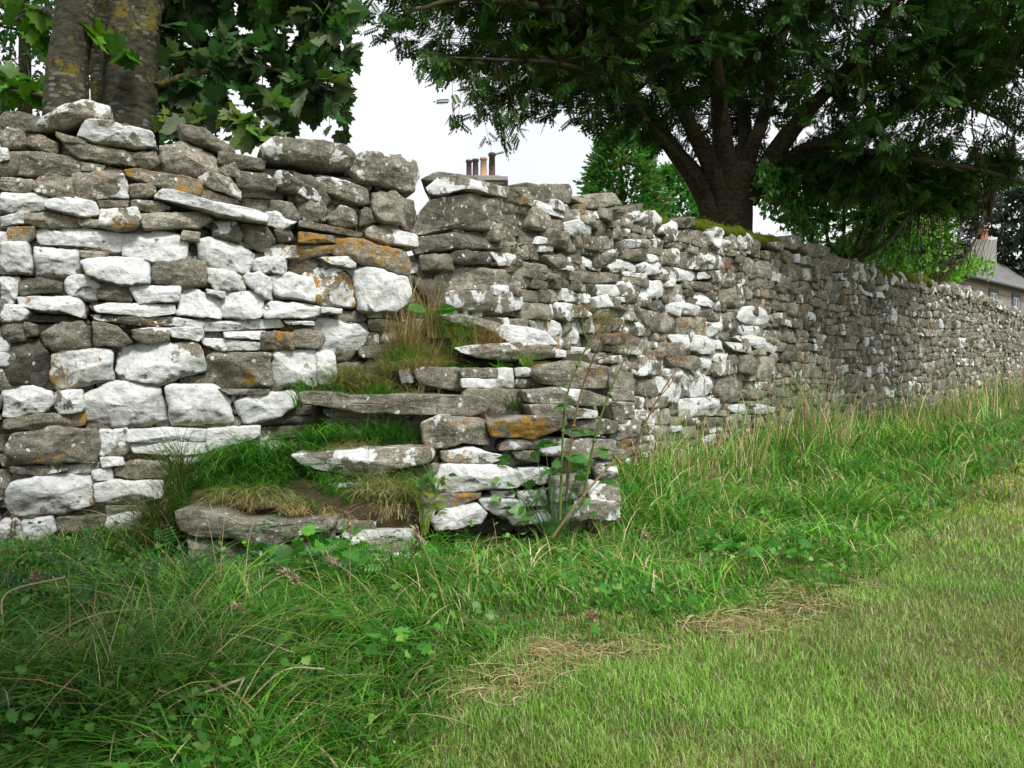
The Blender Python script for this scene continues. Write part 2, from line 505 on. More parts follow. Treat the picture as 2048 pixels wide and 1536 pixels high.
def stone(mb, plane, poly, n0=0.0, T=.3, w=.5, o=.1, tone=.5, n=36, rings=5, rough=1.0, seed=None, rnd=1, tilt=1.0, skew=0.0):
    """one rough block: face outline poly (metres in the plane), its face n0 in front of the plane, depth T"""
    seed = int(rng.integers(1, 1 << 20)) if seed is None else seed
    r = np.random.default_rng(seed)
    P = np.asarray(poly, float)
    x, y = P[:, 0], P[:, 1]
    if (x * np.roll(y, -1) - y * np.roll(x, -1)).sum() < 0: P = P[::-1]
    P = chaikin(P, 2, .17) if rnd else chaikin(P, 1, .055)
    P = resample(P, n)
    c = P.mean(0); q = P - c
    size = np.ptp(P, axis=0); m = min(size)
    rad = np.linalg.norm(q, axis=1, keepdims=True)
    e = fbm(np.concatenate([P / max(m, .03) * 1.7, np.full((n, 1), seed % 97)], 1), seed % 991, 3) + .5 * fbm(np.concatenate([P / max(m, .03) * 7, np.full((n, 1), seed % 97)], 1), seed % 691, 2)
    q = q * (1 + np.clip(e * .055 * rough * m / rad[:, 0], -.12, .12))[:, None]
    rad = np.linalg.norm(q, axis=1, keepdims=True)
    b = np.clip(.085 * m, .004, .020) * r.uniform(.7, 1.3)
    def inset(d): return q * (1 - np.minimum(d / rad, .75))
    R_ = [(q * .9, -T), (q * 1.0, -T * .55), (q, -b * 1.3), (inset(b * .25), -b * .45), (inset(b * .85), -b * .05)]
    core = inset(b * 1.7)
    R_.append((core, 0.0))
    for k in range(1, rings):
        R_.append((core * (1 - k / rings), 0.0))
    R_.append((core[:1] * 0, 0.0))
    pl = []
    for k in range(8):
        a = r.uniform(0, 2 * np.pi)
        sl = r.uniform(.05, .60)
        pl.append((math.cos(a) * sl * m / size[0] * 1.3, math.sin(a) * sl, r.uniform(.04, .20) * m))
    tx, ty = r.normal(0, .07 * tilt), r.normal(0, .10 * tilt)
    Vs = []
    for k, (pp, d) in enumerate(R_):
        D = np.full(len(pp), float(d))
        if k >= 2:
            cut = np.min([h0 - (pp[:, 0] * a_ + pp[:, 1] * b_) for a_, b_, h0 in pl], axis=0)
            D = D + np.clip(cut, -.20 * m, .10 * m) - .05 * m
            D = D + tx * min(1, .2 / size[0]) * pp[:, 0] + ty * pp[:, 1]
            D = D + .055 * m * rough * 1.25 * fbm(np.concatenate([(pp + c) / max(m, .04) * 2.4, np.full((len(pp), 1), .5)], 1), seed % 773, 4)
        Vs.append(plane.w(pp[:, 0] + c[0] + skew * max(0.0, -d), pp[:, 1] + c[1], D + n0))
    V = np.concatenate(Vs)
    nr = len(R_) - 1
    i = np.arange(nr - 1)[:, None]; j = np.arange(n)[None]
    Q = np.stack([i * n + j, i * n + (j + 1) % n, (i + 1) * n + (j + 1) % n, (i + 1) * n + j], -1).reshape(-1, 4)
    jj = np.arange(n)
    Tt = np.stack([(nr - 1) * n + jj, (nr - 1) * n + (jj + 1) % n, np.full(n, nr * n)], -1)
    sd_ = (seed % 1009) / 1009.0
    mb.add(V, np.concatenate([Q.ravel(), Tt.ravel(), jj[::-1]]), [4] * len(Q) + [3] * n + [n], (w, o, tone, sd_))
    return V

def parse(s, ox, oy, sc):
    out = []
    for ln in s.strip().splitlines():
        ln = ln.strip()
        if not ln: continue
        a, b = ln.split(":")
        f = [float(t) for t in a.split()]
        v = np.array([float(t) for t in b.split()]).reshape(-1, 2) / sc + np.array([ox, oy])
        out.append((f, v))
    return out

# outlines of the stones of the left wall: lichen cover, orange lichen, tone : outline
LEFT = parse("""
.5 0 .5: 180 755 240 690 360 640 500 590 635 625 645 700 560 720 490 705 380 740 270 750
0 0 .3: 0 650 130 650 250 680 230 760 100 760 0 740
.75 0 .5: 460 790 500 705 640 710 880 775 915 860 800 860 560 830 470 800
0 0 .4: 330 765 400 790 500 820 495 840 380 825 330 790
.1 .5 .5: 370 825 560 850 800 890 790 965 690 945 480 925 420 890
.1 0 .5: 0 735 130 765 145 840 90 865 0 850
.1 .3 .4: 140 765 230 775 330 825 325 890 270 880 140 835
.15 .3 .5: 50 885 130 885 300 890 470 930 470 1010 330 1020 60 1015 30 980
.2 .6 .5: 475 945 605 960 590 1000 480 990
0 0 .4: 790 895 900 880 935 945 860 985 790 945
.32 0 .6: 935 850 1050 805 1180 860 1275 930 1285 1010 1130 1005 960 985 945 900
0 0 .3: 1050 720 1200 750 1370 860 1370 920 1250 860 1100 810
.8 .2 .5: 0 870 40 880 50 930 0 940
.6 0 .5: 0 945 40 950 20 1020 0 1025
.35 .3 .5: 0 1030 190 1050 195 1100 100 1115 0 1100
.4 .4 .5: 190 1080 230 1030 420 1035 430 1150 330 1150 200 1120
.45 .4 .5: 430 1010 560 1005 720 1010 755 1090 745 1160 450 1160 425 1080
.25 .7 .5: 725 985 800 980 1100 1030 1180 1060 1170 1130 1060 1120 900 1080 740 1020
.1 .7 .5: 755 1075 895 1070 900 1140 770 1150
.9 0 .5: 0 1120 200 1135 270 1160 250 1220 140 1245 0 1220
.8 .3 .5: 270 1165 420 1155 560 1180 580 1250 480 1265 260 1215
.4 0 .4: 1170 1030 1230 1010 1340 1040 1410 1120 1410 1160 1250 1090 1180 1060
0 0 .4: 1285 985 1370 955 1420 1040 1330 1020
.25 0 .4: 1390 1000 1570 1020 1615 1060 1610 1110 1400 1090 1380 1030
.6 .1 .4: 1620 1000 1660 985 1800 1080 1880 1150 1870 1190 1720 1130 1620 1100
.88 0 .5: 900 1160 960 1110 1040 1120 1200 1180 1480 1230 1560 1260 1560 1310 1480 1300 1250 1250 1060 1200
.1 0 .4: 1120 1120 1230 1110 1380 1160 1370 1185 1240 1175
.9 0 .5: 1560 1240 1720 1230 1740 1290 1650 1340 1560 1310
.1 .3 .5: 570 1175 745 1170 740 1210 590 1210
.2 .3 .5: 770 1170 920 1180 1000 1215 900 1245 780 1210
.05 .8 .5: 150 1250 300 1240 450 1275 450 1320 260 1320 150 1300
.1 .7 .5: 455 1270 590 1285 585 1320 470 1320
.55 .5 .5: 590 1225 790 1220 820 1280 790 1335 680 1345 580 1320
.05 .15 .4: 815 1250 1000 1245 1190 1240 1235 1280 1150 1330 850 1340
.9 0 .5: 0 1270 120 1245 145 1300 0 1320
.1 .4 .4: 45 1330 190 1325 190 1380 120 1410 45 1415
.9 0 .5: -40 1355 40 1360 30 1430 -40 1430
.8 .25 .5: 210 1340 260 1325 480 1335 690 1355 740 1400 680 1470 540 1440 220 1420
.98 0 .5: 710 1360 900 1345 1040 1370 1085 1420 1080 1520 900 1525 720 1490
.1 .7 .5: 1080 1350 1160 1360 1160 1410 1060 1400
.3 0 .4: 1250 1290 1380 1290 1420 1370 1400 1410 1240 1380
.25 0 .4: 1420 1310 1560 1320 1605 1410 1530 1450 1420 1390
.1 0 .4: 1610 1350 1690 1320 1720 1400 1640 1410
""", 0, 0, 2.9257) + parse("""
.97 0 .5: 0 -30 130 -30 155 60 150 120 0 125
.85 .2 .5: 170 -20 400 -10 410 60 395 125 180 130
.9 .3 .5: 415 50 600 35 760 45 765 170 620 180 440 130
0 .3 .3: 770 55 1045 55 1060 175 960 185 780 165
.85 .5 .5: 1070 95 1200 110 1250 150 1250 215 1110 200 1065 160
.9 .2 .5: 1300 40 1440 30 1465 60 1460 130 1310 110
.9 0 .5: 1250 130 1330 120 1400 160 1395 255 1340 240 1260 160
.85 .1 .5: 1385 130 1500 125 1590 140 1615 200 1610 270 1420 240
.95 0 .5: 0 140 90 140 100 180 60 270 0 275
.1 .2 .4: 100 160 200 145 315 165 310 210 110 230
.88 0 .5: 330 130 430 125 505 170 500 240 440 250 335 225
.1 .4 .4: 505 165 670 185 670 265 500 240
.88 .1 .5: 670 190 720 180 920 185 910 265 710 275
.9 .1 .5: 920 195 1000 200 1145 260 1130 350 905 330
.7 0 .5: 1060 200 1145 215 1145 245 1070 225
.92 .3 .5: 1145 220 1290 210 1340 250 1330 330 1280 350 1145 345
.85 .1 .5: 1340 300 1400 260 1580 275 1640 290 1640 330 1560 350 1360 350
.8 0 .5: 1640 295 1740 300 1740 320 1650 325
.8 .3 .5: 90 240 350 235 415 260 430 350 330 320 200 310 100 290
.97 0 .5: 0 280 130 285 140 320 110 360 0 365
.88 0 .5: 490 285 560 270 700 280 890 280 895 325 740 340 500 320
.35 .4 .5: 460 330 680 340 820 375 815 395 700 385 500 360
.65 .4 .5: 720 345 880 350 1040 365 1030 400 860 385 740 370
.97 0 .5: 1045 370 1430 350 1450 395 1200 410 1050 415
.92 0 .5: 1150 420 1350 415 1355 460 1160 450
.9 0 .5: 1030 450 1120 455 1330 475 1325 510 1140 515 1050 485
.1 .5 .5: 1340 420 1415 415 1410 510 1330 505
.05 .8 .5: 1415 420 1505 425 1505 510 1405 510
0 .2 .3: 1510 405 1610 400 1660 450 1640 500 1510 495
.85 0 .5: 1460 360 1600 365 1605 385 1480 380
.5 0 .4: 680 410 760 400 870 400 865 465 760 475 690 450
.85 .3 .5: 880 400 1030 400 1040 440 1010 465 885 445
0 0 .2: 0 375 110 365 125 460 40 470 0 460
0 0 .3: 125 370 185 390 185 430 130 440
.05 0 .4: 210 430 280 380 420 365 460 420 455 500 270 515 225 480
0 0 .3: 475 370 600 390 670 470 600 490 480 490
.1 0 .3: 0 475 200 455 240 520 240 660 200 690 0 695
.72 .6 .5: 250 540 310 505 575 515 580 670 400 690 280 720 250 640
.66 .3 .6: 590 620 640 500 760 480 1000 470 1050 530 1060 620 820 690 600 665
.12 .4 .4: 1060 540 1110 520 1390 525 1400 700 1150 710 1050 660
.85 .5 .5: 1405 520 1610 515 1640 600 1630 705 1410 705
.97 0 .5: 1615 520 1720 530 1725 680 1640 700
.88 .2 .5: 0 705 120 700 240 730 270 790 230 830 90 855 0 860
.92 0 .5: 285 730 410 720 430 780 410 825 310 835 285 800
1 0 .5: 430 740 550 690 660 675 830 705 870 870 740 905 600 915 430 870
1 0 .5: 845 700 1080 690 1190 770 1195 880 1000 900 880 905
.1 0 .4: 1120 710 1380 715 1360 740 1180 740
.88 .2 .5: 1205 780 1290 745 1510 720 1520 790 1420 860 1260 890 1230 830
.05 .6 .5: 10 870 200 845 420 840 425 900 200 920 20 915
.1 .4 .5: 10 1040 60 940 280 915 490 915 510 980 490 1100 330 1085 80 1100
.72 0 .5: 510 930 650 920 665 990 640 1050 510 1055
.97 0 .5: 655 920 900 915 1060 920 1060 985 820 990 655 985
.92 0 .5: 1065 920 1320 905 1335 950 1280 980 1080 1040 1065 990
.97 0 .5: 675 995 900 990 1065 990 1060 1040 900 1050 680 1040
.7 0 .5: 520 1065 620 1065 630 1100 530 1115
.85 0 .5: 470 1135 560 1120 575 1175 490 1180
.2 .6 .5: 590 1120 700 1080 850 1090 860 1160 700 1175 590 1160
.3 .3 .5: 50 1110 340 1100 340 1130 200 1150 60 1140
.6 0 .5: 340 1110 500 1090 510 1110 450 1145 340 1150
.82 .4 .5: 15 1290 60 1190 200 1160 440 1150 495 1210 490 1310 300 1360 60 1370
.3 0 .5: -40 1140 40 1150 30 1280 -40 1290
.85 .2 .5: 490 1200 580 1180 830 1185 830 1270 690 1305 490 1290
.8 0 .5: 870 1060 1050 1055 1045 1080 960 1100 880 1085
.8 0 .5: 0 1390 80 1390 100 1430 90 1470 0 1480
.85 0 .5: 110 1400 250 1375 275 1440 200 1500 110 1490
.25 0 .4: 290 1375 530 1360 520 1440 300 1450
.65 0 .5: 545 1345 710 1340 705 1430 580 1450 550 1420
.3 0 .5: 550 1310 740 1310 740 1335 550 1338
""", 0, 500, 2.56) + parse("""
.55 .2 .5: 528 290 545 275 640 282 690 292 707 310 700 335 640 332 545 320 530 310
.45 .1 .5: 708 345 705 320 735 305 800 312 830 325 837 350 825 380 790 375 720 360
.85 .3 .5: 395 480 420 473 460 480 512 505 500 545 430 540 408 520
.6 .5 .5: 530 492 560 487 600 490 600 512 540 515
.1 .3 .5: 160 500 215 503 200 515 165 513
0 0 .2: 440 300 475 310 530 318 525 338 470 335 440 325
.1 0 .3: 590 345 625 350 665 395 650 410 600 400
.05 0 .3: 545 400 585 405 600 440 560 445 540 430
""", 0, 0, 1) + parse("""
.3 0 .5: 55 450 200 450 400 520 425 600 330 590 60 490
.05 0 .45: 430 540 560 530 650 600 640 740 500 710 440 640
.15 0 .45: 0 590 120 590 165 650 150 700 60 710 0 680
.4 0 .45: 155 680 240 610 330 640 345 730 230 745
.15 .3 .5: 370 640 460 640 465 700 360 730
.1 .4 .5: 0 700 370 770 350 800 190 770 0 740
.5 .6 .55: 400 740 460 730 690 780 690 855 530 830 400 790
0 0 .35: 560 560 670 590 680 700 650 750 600 740
0 .8 .5: 0 770 190 790 200 830 0 835
0 .8 .5: -20 840 200 845 200 885 0 930
.05 .75 .6: 205 810 330 810 640 880 670 960 665 1025 420 960 215 900
.6 .4 .5: 120 920 280 920 320 960 315 985 200 965
.55 .8 .5: 25 980 140 970 300 1020 330 1100 320 1200 200 1200 90 1190 30 1050
.88 0 .5: 320 1000 380 975 550 1010 650 1040 660 1150 560 1240 370 1230 330 1090
.85 0 .5: 0 1195 110 1215 90 1270 0 1270
.9 0 .5: 130 1215 235 1225 230 1250 130 1245
.92 0 .6: 60 1300 100 1285 200 1285 330 1310 440 1370 475 1430 380 1460 230 1500 120 1500 100 1400
""", 600, 200, 2.9257)

RIGHT = parse("""
.1 0 .25: 755 455 840 412 1060 440 1150 480 1250 480 1100 500 900 470
.5 0 .5: 740 510 800 450 900 450 1050 480 1220 510 1215 570 1090 550 900 520 800 560 745 545
.35 0 .4: 1220 510 1350 510 1360 540 1320 600 1225 580
.28 .05 .35: 660 760 700 680 790 570 1000 540 1150 570 1340 600 1430 640 1490 700 1480 790 1300 790 1150 760 950 740 850 760 720 790
.3 0 .45: 690 800 900 775 1100 760 1240 790 1250 860 1150 870 1000 860 800 880 700 900
0 .3 .25: 680 910 860 900 880 990 700 1000
.15 .3 .4: 880 920 960 880 1130 890 1140 950 1000 960 890 950
.5 .1 .4: 1140 890 1280 910 1310 970 1180 965
.3 0 .45: 820 1050 900 990 1000 975 1300 990 1385 1030 1370 1100 1100 1110 870 1110
.5 .1 .4: 870 1150 930 1110 1250 1120 1320 1150 1310 1220 1200 1245 900 1210
0 0 .25: 680 1030 820 1060 860 1200 750 1180 680 1080
0 0 .35: 1350 480 1410 500 1390 580 1350 560
.15 0 .5: 1400 510 1480 490 1610 490 1615 600 1440 590
.1 0 .45: 1615 560 1860 540 1900 610 1700 630
.65 0 .5: 1335 580 1420 590 1550 640 1560 690 1440 650
.5 0 .5: 1550 620 1610 610 1625 700 1560 700
.5 0 .5: 1625 640 1750 650 1760 690 1640 700
.85 0 .5: 1560 720 1620 710 1700 730 1715 790 1620 800 1500 760
0 0 .4: 1500 700 1560 720 1530 790 1490 770
0 0 .35: 1820 660 2040 600 2030 640 1900 700
.9 0 .5: 1410 800 1480 810 1480 840 1390 840
.9 0 .5: 1420 850 1485 845 1485 880 1420 885
.1 0 .45: 1290 850 1410 850 1420 930 1320 910
.15 0 .45: 1560 830 1710 850 1715 900 1580 890
.15 0 .45: 1660 800 1850 800 1860 860 1780 870
.6 0 .5: 1720 890 1860 870 1880 920 1760 935
.2 0 .45: 1440 910 1530 910 1600 980 1500 980
.5 0 .45: 1590 920 1700 920 1780 970 1780 1000 1600 960
.88 0 .5: 1810 960 1870 930 1970 970 1975 1010 1850 1010
.15 .4 .5: 1450 980 1590 1000 1580 1050 1440 1020
.05 .6 .5: 1600 1000 1740 1010 1740 1080 1600 1050
.1 .4 .5: 1750 1010 1900 1010 1880 1060 1750 1070
.88 0 .5: 1740 1080 1860 1090 1860 1140 1740 1140
.5 0 .5: 1870 1080 2000 1070 2000 1140 1870 1140
""", 600, 200, 2.9257) + parse("""
.92 0 .5: 190 90 350 85 360 160 330 175 195 150
.1 0 .4: 110 80 190 90 190 160 110 150
.6 0 .5: 360 90 430 60 555 65 545 140 480 180 365 150
.78 0 .5: 560 180 590 60 740 45 765 130 750 195 620 190
.1 0 .45: 765 85 920 85 950 170 820 220 770 210
.7 .3 .5: 990 140 1190 150 1220 250 1120 260 1000 240
.1 .7 .5: 1210 120 1320 100 1380 250 1250 270 1215 220
.6 0 .5: 1330 100 1410 60 1420 170 1400 250 1370 230
.05 .7 .5: 1430 150 1660 180 1800 260 1780 300 1600 260 1430 240
.8 0 .5: 150 190 250 170 280 260 170 270
.2 0 .45: 280 190 360 210 350 260 440 240 430 290 280 260
.4 .4 .5: 450 210 520 170 600 240 570 290 450 290
.9 0 .5: 340 180 440 185 440 215 370 215
.1 0 .4: 610 220 760 210 760 300 700 320 620 260
.8 0 .5: 780 240 870 225 980 260 980 330 870 320
.1 .1 .45: 980 260 1220 270 1230 290 1080 345 990 330
.1 0 .4: 1250 290 1400 270 1400 310 1280 360
1 0 .5: 1410 265 1530 270 1600 390 1500 410 1390 400 1340 340
.5 0 .5: 0 270 60 260 130 310 120 340 0 340
.92 0 .5: 0 390 80 400 80 470 60 570 0 570
.7 0 .5: 90 350 140 345 180 420 160 480 110 470
.5 .4 .5: 380 370 480 330 620 360 660 440 640 500 400 490
.2 0 .4: 620 320 700 310 730 370 700 460 650 450
.4 0 .5: 730 330 800 300 850 380 840 440 760 470 700 460
.1 .6 .5: 870 350 1080 360 1100 500 880 480
.8 0 .5: 1090 390 1180 400 1180 520 1100 500
.85 .1 .5: 800 490 960 500 1130 510 1170 540 1130 640 1030 640 850 590 820 520
.5 0 .45: 1190 340 1280 350 1370 480 1330 500 1200 500
.88 0 .5: 1370 420 1530 425 1540 500 1380 490
.5 0 .5: 1550 460 1700 455 1710 550 1620 540 1560 500
.85 0 .5: 1340 500 1480 500 1620 560 1690 600 1640 640 1500 600 1400 560
.7 0 .5: 1240 550 1420 570 1430 635 1320 620
.7 0 .5: 1180 535 1220 545 1220 610 1170 600
.1 .5 .5: 710 560 760 540 820 590 780 630 720 610
.45 0 .5: 540 660 640 630 740 640 760 700 730 810 640 830 530 820 500 740
.1 0 .45: 770 660 900 660 910 750 820 740
.1 0 .4: 910 680 1000 670 1040 710 980 790 920 750
.92 0 .5: 1050 690 1120 670 1150 700 1140 800 1040 800
.92 0 .5: 1150 650 1250 650 1230 700 1150 705
.4 0 .5: 1150 720 1270 700 1300 740 1280 810 1180 820 1150 790
.1 0 .5: 1370 660 1460 670 1500 730 1460 820 1380 790
0 0 .55: 1500 670 1600 650 1650 750 1620 880 1500 860
.88 0 .5: 800 770 950 760 970 800 950 890 870 860 800 820
.5 0 .5: 190 680 380 660 400 720 200 720
.6 0 .5: 400 680 470 670 500 750 480 800 400 780
.15 .3 .5: 280 800 480 810 540 860 540 960 480 1000 340 1020 280 930
.72 0 .5: 960 830 1050 800 1190 850 1200 890 1150 960 1110 1000 1000 990 960 900
.2 0 .5: 1200 850 1330 810 1400 830 1450 950 1440 1000 1380 1030 1220 1000 1190 930
.05 .3 .5: 560 860 680 850 710 1000 640 1010 560 980
.62 0 .5: 690 830 800 850 890 890 900 960 870 1050 760 1040 710 960
.4 0 .5: 900 900 960 910 980 970 910 1000
.7 0 .5: 910 1020 1100 1010 1260 1020 1240 1080 1200 1150 960 1170 910 1120
.88 0 .5: 1260 1080 1460 1060 1660 1090 1640 1130 1400 1140 1300 1130
.1 0 .45: 1460 970 1600 990 1640 1050 1500 1050
.3 0 .45: 1550 890 1680 890 1800 930 1790 1000 1650 990 1560 950
""", 1150, 550, 4.096) + parse("""
.6 0 .5: 0 410 130 400 280 420 270 470 0 470
.4 0 .5: 290 400 350 385 350 470 300 480
.4 0 .5: 360 420 470 460 470 520 370 480
.15 0 .45: 0 490 180 490 180 580 0 560
.8 0 .5: 190 530 270 530 290 580 200 590
.4 0 .5: 280 500 400 490 410 600 310 600
.55 0 .55: 420 550 510 510 760 510 820 570 810 640 640 650 490 640
.1 0 .45: 920 580 1000 560 1010 680 930 650
.1 0 .45: 1000 550 1090 570 1115 660 1090 710 1010 680
.1 .2 .45: 1115 570 1190 590 1195 730 1120 710
.92 0 .5: 0 590 80 590 100 650 60 685 0 670
.72 .3 .5: 110 620 200 590 300 600 290 680 150 700
.72 .2 .5: 310 630 380 625 500 650 590 660 580 740 430 740 340 700
.45 0 .5: 600 680 780 660 750 720 600 730
.5 0 .5: 800 680 990 680 990 750 850 760
.2 0 .45: 510 745 800 760 790 800 700 825 540 790
.1 0 .45: 1010 710 1230 750 1230 800 1120 800 1010 770
.75 0 .5: 1210 670 1280 690 1280 760 1220 730
.2 0 .45: 1290 680 1370 740 1370 810 1280 790
""", 1250, 380, 4.096)

COPES = parse("""
.6 .1 .5: 0 240 110 185 130 220 70 300 20 330
.6 0 .5: 120 250 200 195 260 200 300 270 290 350 240 360 140 300
.5 0 .5: 310 320 440 260 430 360 390 400 310 370
0 0 .4: 440 250 550 240 560 310 450 330
.3 0 .45: 420 370 500 330 640 350 690 400 680 460 600 480 430 420
.72 0 .5: 680 360 750 310 820 340 800 400 770 480 730 500 700 420
.4 0 .5: 770 480 900 350 980 470 930 520 820 520
.5 0 .5: 940 400 1010 360 1080 420 1030 500 980 510
.3 0 .5: 1060 490 1080 410 1170 430 1130 500 1080 550
.3 0 .45: 1170 450 1300 440 1280 520 1190 490
.2 0 .45: 1300 400 1440 390 1460 470 1380 500 1300 470
.25 0 .5: 1470 450 1700 490 1710 520 1640 560 1500 560
.2 0 .6: 1560 720 1590 500 1620 560 1610 720
.3 0 .5: 1640 580 1690 540 1850 610 1800 680 1700 680 1640 640
.2 0 .45: 1860 640 1940 630 1940 700 1870 690
""", 1250, 380, 4.096)

# outlines of the stile: lichen, orange, tone, distance, depth : outline
STILE = parse("""
.5 .05 .6 4.42 .42: -60 905 60 900 200 890 400 880 740 870 755 920 740 960 520 990 470 1030 330 1035 200 1010 100 1000 -10 960
.1 .1 .4 4.50 .3: 100 1010 330 1040 320 1075 200 1075 130 1050
.5 0 .45 4.46 .3: 170 1080 680 1065 700 1080 250 1100
.2 0 .4 4.5 .3: 190 1125 520 1150 540 1170 560 1195 400 1190 200 1180
.22 .02 .45 4.70 .42: -25 545 0 535 180 540 240 560 600 555 1040 565 1110 600 1090 650 1000 680 760 670 560 670 350 660 0 600
.45 .5 .55 4.60 .4: 735 730 850 685 1080 700 1120 850 960 835 900 865 740 865
.1 0 .3 4.80 .3: 430 720 720 710 735 840 500 820
.1 .75 .5 4.64 .4: 1110 720 1290 690 1540 680 1570 730 1520 760 1370 810 1140 800
.3 .3 .45 4.66 .3: 1190 840 1230 820 1400 820 1400 870 1180 880
.5 .6 .5 4.60 .35: 830 890 1020 875 1110 900 1240 920 1150 950 1050 965 850 950
.1 .3 .4 4.68 .3: 1250 890 1400 880 1400 950 1280 930
.88 .05 .55 4.56 .4: 780 1020 850 970 1160 975 1290 1010 1290 1100 1040 1120 860 1135 790 1110
.6 0 .5 4.66 .35: 1290 990 1460 990 1440 1080 1300 1090
.15 .8 .5 4.56 .35: 790 1170 850 1140 1060 1130 1050 1160 930 1205 770 1245
.88 0 .55 4.58 .35: 1060 1180 1130 1160 1285 1180 1280 1260 1200 1280 1090 1220
.7 0 .5 4.64 .3: 1130 1120 1250 1120 1250 1155 1130 1150
.88 0 .55 4.5 .35: 780 1300 860 1240 1040 1210 1100 1260 1060 1320 800 1360
.6 0 .5 4.66 .3: 1290 1130 1430 1120 1445 1200 1300 1215
.6 0 .5 4.62 .3: 1210 1270 1440 1240 1480 1290 1260 1330
.4 0 .55 4.72 .4: 1330 530 1500 515 1680 530 1830 580 1820 620 1680 620 1480 610 1340 600
.5 .1 .55 4.70 .4: 1340 615 1500 610 1640 635 1740 650 1740 690 1560 690 1380 680
.1 .5 .5 4.76 .42: 1380 430 1420 380 1600 360 1810 390 1800 520 1600 510 1430 490
.15 .2 .45 5.3 .5: 1820 430 1960 440 1970 590 1830 580
.3 0 .5 4.76 .35: 1580 710 1800 700 1860 720 1850 780 1600 800 1540 770
.45 .1 .5 4.74 .4: 1410 820 1500 810 1840 820 1870 900 1700 920 1420 910
.45 0 .5 4.8 .35: 1700 960 1850 950 1855 1040 1750 1050
.5 .1 .5 4.8 .35: 1700 1065 1870 1070 1890 1180 1690 1170
.5 0 .5 4.95 .35: 1830 600 1960 610 1960 690 1850 700
.4 0 .5 4.9 .35: 1870 700 2000 710 1980 800 1870 820
.3 .05 .4 4.93 .38: 650 410 720 390 860 400 1020 410 1180 430 1320 490 1320 540 1150 555 960 540 700 490
.6 0 .6 4.97 .2: 590 420 650 400 660 480 600 490
.45 .45 .5 5.08 .4: 900 280 1000 265 1160 260 1270 250 1480 270 1490 330 1390 350 1180 345 1050 335 950 310
.9 0 .5 5.16 .3: 1480 280 1550 300 1550 330 1490 330
.93 0 .6 5.28 .4: 1140 180 1200 140 1330 160 1440 190 1510 260 1400 265 1250 250 1180 220
.35 0 .55 5.34 .3: 800 95 950 80 1150 130 1190 150 1130 190 980 160
.1 0 .4 4.62 .3: 960 1000 1050 1000 1050 1120 960 1130
.5 0 .5 4.6 .3: 1490 1040 1680 1030 1680 1150 1490 1200
.3 0 .45 4.8 .3: 1500 920 1690 930 1690 1020 1500 1020
.6 0 .5 4.64 .3: 1490 1190 1680 1180 1700 1290 1500 1310
.4 0 .5 4.68 .3: 1700 1190 1880 1195 1870 1290 1710 1290
""", 600, 600, 2.9257) + parse("""
.18 .05 .45 4.10 .5: 345 1022 380 1020 440 1030 470 1045 560 1048 625 1045 662 1038 660 1062 586 1075 570 1086 512 1090 461 1078 390 1078 355 1063
.05 0 .35 4.16 .4: 372 1080 400 1079 560 1092 520 1132 380 1132
.9 0 .55 4.14 .35: 522 1096 566 1090 562 1128 520 1126
.92 0 .55 4.22 .35: 670 1078 748 1075 745 1100 675 1102
.3 .35 .5 4.26 .35: 668 1040 750 1045 745 1064 668 1066
.6 0 .5 4.2 .3: 570 1094 664 1082 664 1115 570 1125
.2 0 .4 4.24 .3: 672 1105 760 1103 755 1135 672 1135
""", 0, 0, 1)

def inpoly(P, poly):
    x, y = P
    c = False
    n = len(poly)
    for i in range(n):
        x1, y1 = poly[i]; x2, y2 = poly[i - 1]
        if (y1 > y) != (y2 > y) and x < (x2 - x1) * (y - y1) / (y2 - y1) + x1: c = not c
    return c

def pxarea(V):
    x, y = proj(V)
    x = np.clip(x, 0, 2048); y = np.clip(y, 0, 1536)
    return np.ptp(x) * np.ptp(y)

def emit(stones, root, nm="stone", keep=100, extra=None):
    """the largest stones as parts of their own, the rest as one part"""
    stones.sort(key=lambda s: -s[0])
    org = loc_of(root)
    for a, m in stones[:keep]:
        m.build(nm, M_STONE, root, origin=org)
    rest = MB()
    for a, m in stones[keep:]:
        off = rest.n
        for v, l, c, at_ in zip(m.V, m.L, m.C, m.A):
            rest.V.append(v); rest.L.append(l + off); rest.C.append(c); rest.A.append(at_)
        rest.n += m.n
    if rest.n:
        o = rest.build("small_stones", M_STONE, root, origin=org)
        o["kind"] = "stuff"

def mk(plane, poly, **kw):
    m = MB(); V = stone(m, plane, poly, **kw)
    return [pxarea(V), m]

